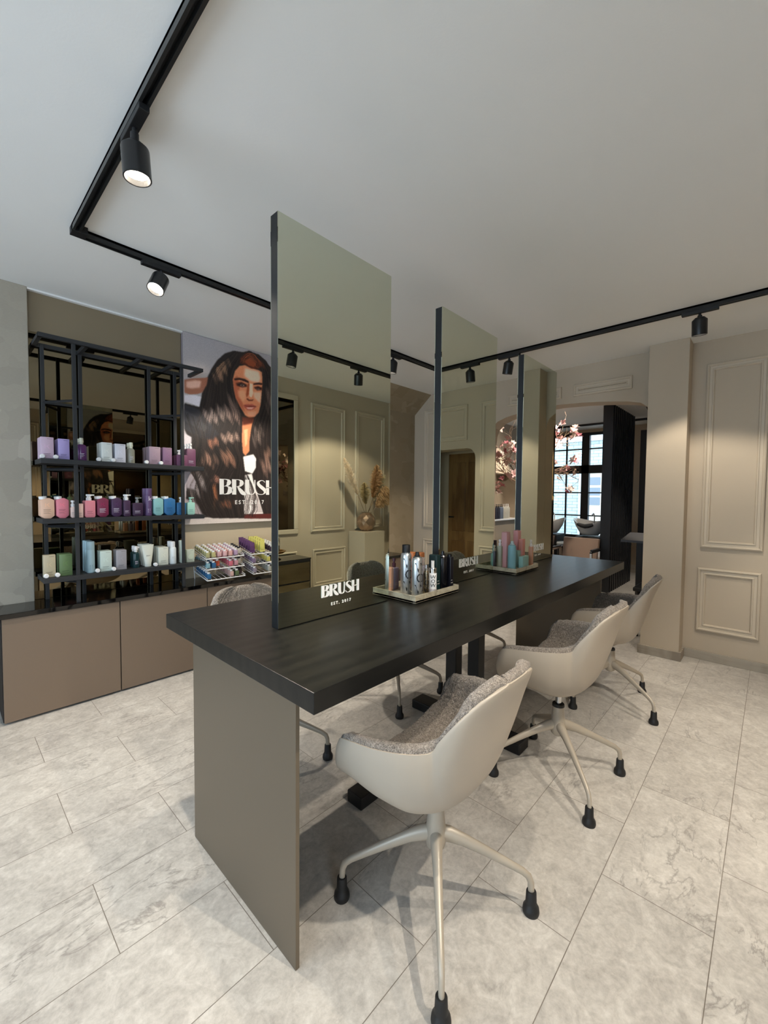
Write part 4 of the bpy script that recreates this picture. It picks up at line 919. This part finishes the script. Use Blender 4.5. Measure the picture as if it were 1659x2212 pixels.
bottle(2.537, 1.315, .034, .036, .142, '#a9a98b', 'sage pump bottle with white nozzle beside the turquoise can', 'pump', hh=.042)
bottle(2.500, 1.335, .022, .024, .110, '#3b3236', 'small dark bottle with cream pump in the second tray', 'pump', capm=pcol('#bdb598'), hh=.038)
bottle(2.520, 1.388, .045, .030, .172, '#a8a487', 'olive cream carton behind the sage bottle', None, 'product_carton', cat='box')
bottle(2.576, 1.382, .040, .030, .172, '#3a2128', 'dark maroon carton behind the turquoise can', None, 'product_carton', cat='box')
bottle(2.606, 1.180, .092, .030, .082, '#86b3a9', 'low mint green carton at the front of the second tray', None, 'product_carton', cat='box')
bottle(2.628, 1.238, .040, .036, .112, '#8fbdb0', 'mint green jar carton behind the low mint carton', None, 'product_carton', cat='box')
bottle(2.566, 1.288, .052, .040, .235, '#d99a98', 'tall pink bottle, left of two, in the second tray', None)
bottle(2.690, 1.268, .050, .034, .240, '#d98f8c', 'tall pink bottle, right of two, in the second tray', None)
bottle(2.676, 1.228, .044, .030, .185, '#d98878', 'salmon pink bottle in front of the tall pink ones', None)
bottle(2.714, 1.180, .024, .026, .135, '#c98a62', 'orange spray bottle at the right end of the second tray', 'pump', capm=pcol('#d9cbb8'), hh=.045)

# ------------------------------------------------------------------ things along the wall that the mirrors show
fm = thing('framed_wall_mirror', 'large dark tinted mirror in a moulded beige frame on the back wall', 'mirror', (2.0, BY, 1.68))
MB().box(1.25, 2.745, BY+.0005, BY+.012, .957, 2.404).build('tinted_glass', pm('dark tinted mirror', (.16, .135, .10), .012, metal=1.), fm)
m = MB()
for a_ in ((1.20, 2.80, .905, .957), (1.20, 2.80, 2.404, 2.46), (1.20, 1.25, .957, 2.404), (2.745, 2.80, .957, 2.404)): m.box(a_[0], a_[1], BY+.0005, BY+.022, a_[2], a_[3], .006)
m.build('frame', M_mould, fm)
sb = thing('mirrored_sideboard', 'low sideboard with tinted mirror fronts and black edges against the back wall', 'sideboard', (2.1, -1.2, 0))
MB().box(1.5, 2.695, -1.02, BY+.03, .01, .668).build('carcass', M_black, sb)
for x0, x1 in ((1.515, 2.09), (2.105, 2.68)):
    for z0, z1 in ((.03, .43), (.445, .64)): MB().box(x0, x1, -1.02, -1.015, z0, z1, .001).build('mirrored_front', M_bronze, sb)
for z0, z1 in ((.03, .43), (.445, .64)): MB().box(2.695, 2.70, -1.36, -1.04, z0, z1).build('mirrored_side', M_bronze, sb)
MB().box(1.49, 2.705, -1.025, BY+.025, .668, .678, .001).build('top', M_blackglass, sb)
M_amber = pm('amber glass', '#c58a2c', .05, trans=.9)
cl = thing('amber_glass_dish', 'round amber glass dish on the mirrored sideboard', 'dish', (2.36, -1.2, .678))
MB().lathe([(0, .0), (.07, .0), (.075, .006), (.03, .03), (.03, .05), (.10, .065), (.125, .085), (.122, .088), (.08, .072), (.0, .058)], (2.36, -1.2, .678), 36).build('dish', M_amber, cl, 60)
cd = thing('glass_jar', 'clear domed glass jar standing on the amber dish', 'jar', (2.36, -1.2, .752))
MB().lathe([(0, 0), (.06, 0), (.062, .004), (.062, .13), (.045, .165), (.02, .18), (.02, .19), (0, .195), (0, .19), (.017, .185), (.042, .162), (.059, .128), (.059, .006), (0, .005)], (2.36, -1.2, .752), 32).build('dome', pm('clear glass', '#f4f4f0', .02, trans=1.), cd, 60)
MB().cyl((2.36, -1.2, .758), .045, .06, 26).build('candle', pcol('#cbb6a4'), cd)
pl = MB().box(3.575, 3.93, BY+.02, -1.10, 0, .89, .002).build('plinth', M_wall); tag(pl, 'beige painted display plinth in the corner carrying the vase', 'plinth')
VX, VY, VZ = 3.752, -1.255, .89
va = thing('faceted_vase', 'faceted bronze metallic vase standing on the beige plinth', 'vase', (VX, VY, VZ))
m = MB(); prof = [(.055, 0), (.085, .03), (.112, .075), (.122, .12), (.112, .165), (.085, .205), (.052, .235)]
rings = []
for i, (r, z) in enumerate(prof):
    n = 12; rings.append([m.bm.verts.new((VX+r*(1+(.10 if (k_+i) % 2 else -.06))*math.cos(2*math.pi*(k_+.5*(i % 2))/n), VY+r*(1+rnd.uniform(-.07, .07))*math.sin(2*math.pi*(k_+.5*(i % 2))/n), VZ+z)) for k_ in range(n)])
for i, (p_, q_) in enumerate(zip(rings, rings[1:])):
    for k_ in range(12):
        if i % 2 == 0: m.bm.faces.new([p_[k_], p_[(k_+1) % 12], q_[k_]]); m.bm.faces.new([p_[(k_+1) % 12], q_[(k_+1) % 12], q_[k_]])
        else: m.bm.faces.new([p_[k_], q_[(k_+1) % 12], q_[k_]]); m.bm.faces.new([p_[k_], p_[(k_+1) % 12], q_[(k_+1) % 12]])
m.bm.faces.new(rings[0]); m.build('body', pm('bronze metallic glaze', '#b39a86', .3, metal=.85), va)
def plume_mat(col):
    n_ = 'plume '+col
    if n_ in MATS: return MATS[n_]
    m = bpy.data.materials.new(n_); m.use_nodes = True; t = m.node_tree; t.nodes.clear()
    o = t.nodes.new('ShaderNodeOutputMaterial'); mx = t.nodes.new('ShaderNodeMixShader'); a = t.nodes.new('ShaderNodeBsdfDiffuse'); b = t.nodes.new('ShaderNodeBsdfTranslucent')
    a.inputs[0].default_value = (*lin(col), 1); b.inputs[0].default_value = (*lin(col), 1); mx.inputs[0].default_value = .45
    t.links.new(a.outputs[0], mx.inputs[1]); t.links.new(b.outputs[0], mx.inputs[2]); t.links.new(mx.outputs[0], o.inputs[0]); MATS[n_] = m; return m
def plume(base, tip, n, spread, col, name, lab, droop=.0, curl=0.):
    t = thing(name, lab, 'dried grass', base, 'pampas stems in the bronze vase'); b = Vector(base); e = Vector(tip); d = e-b
    side = d.cross(Vector((0, 1, 0))).normalized(); pts = [b+d*q+side*(curl*math.sin(q*math.pi)) for q in np.linspace(0, 1, 14)]
    MB().tube(pts, [.003]*14, 6).build('stem', pcol('#8a6a48'), t)
    f = MB(); r_ = random.Random(int(abs(tip[0])*1000))
    for i in range(n):
        q = .38+.62*(i/n); p = b+d*q+side*(curl*math.sin(q*math.pi)); s_ = math.sin(math.pi*min(1, (q-.36)/.64*.93+.05))**.8
        a_ = r_.uniform(0, 6.283); o_ = (side*math.cos(a_)+d.normalized().cross(side)*math.sin(a_))
        L_ = (.35+.65*r_.random()**1.5+.25*math.sin(i*.05)**8)*spread*s_; dr = d.normalized()*L_*.9
        p1 = p+o_*L_*.6+dr*.5; p2 = p+o_*L_+dr+Vector((0, 0, -droop*L_)); wdt = Vector((r_.uniform(-1, 1), r_.uniform(-1, 1), r_.uniform(-1, 1)))*.0032
        v = [f.bm.verts.new(x_) for x_ in (p-wdt, p+wdt, p1+wdt*1.6, p2, p1-wdt*1.6)]; f.bm.faces.new([v[0], v[1], v[2], v[4]]); f.bm.faces.new([v[2], v[3], v[4]])
    f.build('plume', plume_mat(col), t)
B0 = (VX, VY, VZ+.18)
plume(B0, (3.27, -1.15, 1.79), 4200, .055, '#fff4e4', 'pampas_plume', 'long cream white pampas plume leaning far left in the vase', 0)
plume(B0, (3.90, -1.22, 1.74), 2200, .10, '#caa67e', 'pampas_plume', 'tan feathery pampas plume standing upright in the vase', .5, -.05)
plume(B0, (4.08, -1.24, 1.62), 1800, .045, '#ddd3b5', 'pampas_plume', 'pale pampas plume leaning right behind the tan ones', 0)
plume(B0, (3.98, -1.12, 1.46), 2600, .12, '#c9a880', 'pampas_plume', 'bushy tan pampas plume low on the right of the vase', .8, -.05)
plume(B0, (3.58, -1.12, 1.50), 1600, .075, '#d9c79f', 'pampas_plume', 'short straw coloured plume between the two tall ones', .3)

# door in the niche
dr = thing('panelled_door', 'brown wooden panelled door at the back of the rounded doorway niche', 'door', (5.4, -.75, 0))
M_dwood = wood_mat('brown pine', '#6b4c2b', '#8a6a42', .45, axis=2)
MB().box(5.36, 5.398, -1.09, -.44, 0, 1.98, .002).build('leaf', M_dwood, dr)
for z0, z1 in ((.15, .68), (.82, 1.85)):
    for y0, y1 in ((-1.02, -.79), (-.74, -.51)): MB().box(5.350, 5.361, y0, y1, z0, z1, .008).build('door_panel', M_dwood, dr)
m = MB()
for a_ in ((-1.17, -1.09, 0, 2.0), (-.44, -.36, 0, 2.0), (-1.17, -.36, 1.98, 2.018)): m.box(5.35, 5.398, *a_, .003)
m.build('door_frame', M_mould, dr); MB().box(5.32, 5.35, -1.06, -.98, 1.02, 1.04, .003).build('handle', M_black, dr)

# ------------------------------------------------------------------ washroom beyond the arch
sc = thing('slatted_screen', 'floor to ceiling black slatted room divider beyond the arch', 'screen', (7.0, 1.71, 0))
MB().box(6.43, 7.62, 1.685, 1.775, 0, H-.001).build('core_panel', M_black, sc)
MB().box(6.41, 6.43, 1.655, 1.785, 0, H-.001, .001).build('end_board', M_black, sc)
for i in range(12):
    x = 6.47+i*.099; MB().box(x, x+.045, 1.650, 1.685, .0, H-.001, .001).build('slat', pm('black stained slat', '#202124', .4), sc)
bc = MB().box(8.25, 8.48, .9, 1.70, 0, 2.50, .003).build('black_wardrobe', M_black); tag(bc, 'tall plain black cupboard behind the slatted screen by the end wall', 'cupboard')
rl = MB().box(7.83, 7.865, .12, 3.5, H-.034, H).build('ceiling_rail', M_black); tag(rl, 'black track running across the washroom ceiling before the window', 'track')
for i, (bx, by) in enumerate(((6.82, 2.07), (6.82, 2.70))):
    lab = 'washing station with white basin before the far window, ' + ('beside the slatted screen' if i == 0 else 'half hidden by the third mirror')
    t = thing('washing_station', lab, 'salon basin', (bx, by, 0), 'hair washing stations by the window')
    MB().box(bx-.05, bx+.35, by-.17, by+.17, 0, .74, .01).build('pedestal', M_black, t)
    m = MB(); n = 32; rings = []
    for z, rx, ry, lift_ in ((.76, .10, .12, 0), (.80, .15, .15, 0), (.88, .21, .20, .01), (.95, .25, .235, .035), (.965, .255, .24, .05), (.96, .235, .22, .045), (.90, .19, .18, .01), (.83, .13, .13, 0)):
        rings.append([m.bm.verts.new((bx+.10+rx*math.cos(2*math.pi*k_/n), by+ry*math.sin(2*math.pi*k_/n), z+lift_*(abs(math.sin(2*math.pi*k_/n))**1.5)-.05*max(0, -math.cos(2*math.pi*k_/n))**3*(z > .9))) for k_ in range(n)])
    for p_, q_ in zip(rings, rings[1:]):
        for k_ in range(n): m.bm.faces.new([p_[k_], p_[(k_+1) % n], q_[(k_+1) % n], q_[k_]])
    m.bm.faces.new(rings[0]); m.bm.faces.new(rings[-1]); m.build('basin', pm('white ceramic', '#c9c7c4', .2), t, 50)
    MB().tube([(bx-.145, by-.11, .935), (bx-.155, by-.05, .915), (bx-.15, by, .905), (bx-.155, by+.05, .915), (bx-.145, by+.11, .935)], [.022, .032, .034, .032, .022], 12).build('neck_rest', M_black, t, 60)
    MB().tube([(bx+.30, by, .93), (bx+.30, by, 1.05), (bx+.24, by, 1.09), (bx+.17, by, 1.06)], .010, 10).build('tap', M_chrome, t, 60)
    by -= .07; bx -= .12; s_ = thing('wash_chair', 'beige backed wash chair with chrome arms, '+('in front of the right basin' if i == 0 else 'in front of the left basin'), 'chair', (bx-.45, by, 0), 'wash chairs at the basins')
    X_ = bx-.52
    MB().prism([(X_+.02, by-.235, .42), (X_+.09, by-.235, .42), (X_+.17, by-.235, .76), (X_+.10, by-.235, .76)], (0, .47, 0)).build('backrest', pm('taupe leather', '#8b7463', .5), s_)
    MB().box(X_-.34, X_+.04, by-.235, by+.235, .36, .47, .02).build('seat', pm('taupe leather', '#8b7463', .5), s_)
    for sgn in (-1, 1):
        y = by+sgn*.262; m = MB()
        for a_ in ((X_-.32, X_-.29, 0, .62), (X_+.04, X_+.07, 0, .62), (X_-.32, X_+.07, .60, .625)): m.box(a_[0], a_[1], y-.014, y+.014, a_[2], a_[3], .002)
        m.build('arm_frame', M_chrome, s_); MB().box(X_-.28, X_+.02, y-.02, y+.02, .625, .645, .004).build('armrest', M_black, s_)
st = thing('round_stool', 'black stool with shiny pale seat between the wash chairs', 'stool', (6.62, 2.30, 0))
MB().lathe([(0, .60), (.15, .60), (.16, .61), (.16, .635), (.15, .65), (0, .65)], (6.62, 2.30, 0), 32).build('seat', pcol('#9aa0a3', .15), st, 30)
MB().lathe([(0, 0), (.15, 0), (.15, .59), (0, .60)], (6.62, 2.30, 0), 32).build('drum', M_black, st, 30)
# slanted black desk stand and a dark chair just beyond the pillar
ds = thing('desk_stand', 'black reception stand with slanted grey top beyond the pillar', 'stand', (5.55, 1.08, 0))
MB().prism([(5.32, .70, .84), (5.75, .70, .90), (5.75, .70, .925), (5.32, .70, .865)], (0, .56, 0)).build('slanted_top', pm('dark grey laminate', '#3c3c40', .5), ds)
MB().box(5.45, 5.72, .72, 1.13, 0, .86, .004).build('cabinet', M_black, ds)
dc = thing('dark_side_chair', 'dark wooden chair standing in the arch behind the pillar', 'chair', (4.55, .86, 0))
for x, y in ((4.62, .93), (4.95, .93), (4.62, 1.22-.62), (4.95, .60)): MB().tube([(x, y, 0), (x, y, .44)], [.012, .018], 8).build('leg', M_black, dc, 60)
MB().box(4.58, 4.99, .56, .97, .44, .48, .01).build('seat', M_black, dc); MB().prism([(4.93, .58, .48), (4.96, .58, .48), (5.04, .58, .82), (5.01, .58, .82)], (0, .38, 0)).build('backrest', pm('dark brown leather', '#2e1f18', .5), dc)

for x, y, aim in ((5.3, 1.6, (.3, 1.0, -.9)), (6.9, 2.9, (-.4, .3, -1)), (6.2, 1.2, (.2, -.4, -1))):  # lamps added to brighten the washroom and its magnolia
    spotlight(x, y, 'y', aim, 'added washroom ceiling spotlight '+('aimed at the magnolia' if x < 6 else 'near the basins' if x > 6.5 else 'before the cupboard'), 1.3)
# niche bottles
SHZ = .945
for i in range(10):
    x = 6.60+i*.062; dark_ = i < 6; c = '#1a1426' if i < 4 else ('#5a6478' if i < 6 else '#b5b0a2')
    t = thing('salon_bottle', '', 'bottle', (x, 3.56, SHZ), ('dark' if dark_ else 'pale')+' salon bottles in the wall niche')
    MB().lathe([(0, 0), (.028, 0), (.028, .19), (.012, .215), (0, .215)], (x, 3.56, SHZ), 18).build('body', pcol(c), t, 40)
    MB().lathe([(.010, .21), (.010, .235), (.004, .237), (.004, .262), (0, .262)], (x, 3.56, SHZ), 12).box(x-.02, x+.006, 3.555, 3.565, SHZ+.255, SHZ+.264).build('pump_head', M_black if dark_ else M_white, t)
    t['label'] = ('dark violet pump bottle' if i < 4 else 'steel blue pump bottle' if i < 6 else 'pale slim pump bottle')+' in the wall niche, '+'first second third fourth fifth sixth seventh eighth ninth tenth'.split()[i]+' from the left'
# wooden framed panel seen at the edge of the third mirror
wp = thing('wooden_frame', 'tall light wood framed panel hung on the passage wall', 'frame', (6.6, .11, 1.9))
MB().box(6.30, 7.0, .101, .112, 1.36, 2.46).build('panel', M_black, wp)
m = MB()
for a_ in ((6.18, 6.30, 1.30, 2.52), (7.0, 7.06, 1.30, 2.52), (6.3, 7.0, 1.30, 1.36), (6.3, 7.0, 2.46, 2.52)): m.box(a_[0], a_[1], .101, .135, a_[2], a_[3], .002)
m.build('frame', wood_mat('light oak', '#a5835a', '#b99a70', .5, axis=2), wp)
lb = MB().box(6.1, 7.2, .101, .5, 0, 1.28, .003).build('low_black_cabinet', M_black); tag(lb, 'black cabinet against the passage wall under the wooden frame', 'cabinet')

# ------------------------------------------------------------------ magnolia
mg = thing('magnolia_tree', 'artificial magnolia tree with pink blossoms beyond the arch', 'tree', (5.55, 2.50, 0))
MB().lathe([(0, 0), (.13, 0), (.16, .36), (.17, .38), (.155, .38), (.15, .34), (0, .33)], (5.55, 2.50, 0), 32).build('planter', M_black, mg, 40)
br = MB(); tips = []; rt = random.Random(21)
def grow(p, d, L_, r, depth):
    pts = [p]; rr = [r]; n = 6
    for i in range(n):
        d = (d+Vector((rt.uniform(-1, 1), rt.uniform(-1, 1), rt.uniform(-.8, .9)))*.28).normalized(); p = p+d*L_/n
        q_ = Vector((p.x-5.55, p.y-2.42)); 
        if q_.length > .58: q_ *= .58/q_.length; p.x = 5.55+q_.x; p.y = 2.42+q_.y; d.x *= -.3; d.y *= -.3
        if p.z > 2.5: d.z = -abs(d.z)*.3; p.z = 2.5
        if p.z < 1.25: d.z = abs(d.z)*.5
        pts.append(p.copy()); rr.append(r*(1-.5*(i+1)/n))
        if depth > 0 and i >= 1: 
            if rt.random() < .62: grow(p.copy(), (d+Vector((rt.uniform(-1, 1), rt.uniform(-1, 1), rt.uniform(-.6, .7)))*.95).normalized(), L_*rt.uniform(.5, .8), rr[-1]*.75, depth-1)
    br.tube(pts, rr, 6)
    if depth <= 1: tips.append((p.copy(), d.copy()))
br.tube([(5.55, 2.5, .3), (5.54, 2.49, .8), (5.56, 2.47, 1.2), (5.55, 2.45, 1.45)], [.03, .027, .024, .02], 8)
for a_ in range(9):
    an = a_*.698+.2; grow(Vector((5.55, 2.45, 1.42+.03*a_)), Vector((math.cos(an)*.75, math.sin(an)*.9, .55)).normalized(), .50, .012, 3)
br.build('branches', pm('brown bark', '#8a735f', .8), mg, 60)
def petal_flower(c, name):
    f = MB(); r_ = random.Random(5)
    for k_ in range(7):
        a_ = k_*2*math.pi/7; op = .45+.25*(k_ % 2); u_ = Vector((math.cos(a_), math.sin(a_), 0)); s_ = Vector((-math.sin(a_), math.cos(a_), 0))
        rows = []
        for q, w_ in ((0, .004), (.35, .016), (.7, .019), (1, .004)):
            ang = .25+op*q*1.3; p = u_*math.sin(ang)*.05*q*1.5+Vector((0, 0, math.cos(ang)*.055*q)); rows.append([f.bm.verts.new(p-s_*w_+u_*.0), f.bm.verts.new(p+u_*.004), f.bm.verts.new(p+s_*w_)])
        for p_, q_ in zip(rows, rows[1:]):
            for j in (0, 1): f.bm.faces.new([p_[j], p_[j+1], q_[j+1], q_[j]])
    o = f.build(name, pcol(c, .6), None, 180); o.parent = mg; return o
prot = [petal_flower('#e3aea8', 'blossom'), petal_flower('#ecd0c6', 'blossom'), petal_flower('#c9707c', 'blossom')]
rt.shuffle(tips)
for i, (p, d) in enumerate(tips[:95]):
    k_ = (0, 1, 0, 2, 1)[i % 5]; o = prot[k_] if i in (0, 1, 3) else prot[k_].copy()
    if not o.users_collection: C.objects.link(o)
    o.parent = mg; o.location = p-world_loc(mg); o.rotation_euler = (rt.uniform(-1.2, 1.2), rt.uniform(-1.2, 1.2), rt.uniform(0, 6)); s_ = rt.uniform(.7, 1.15); o.scale = (s_, s_, s_)
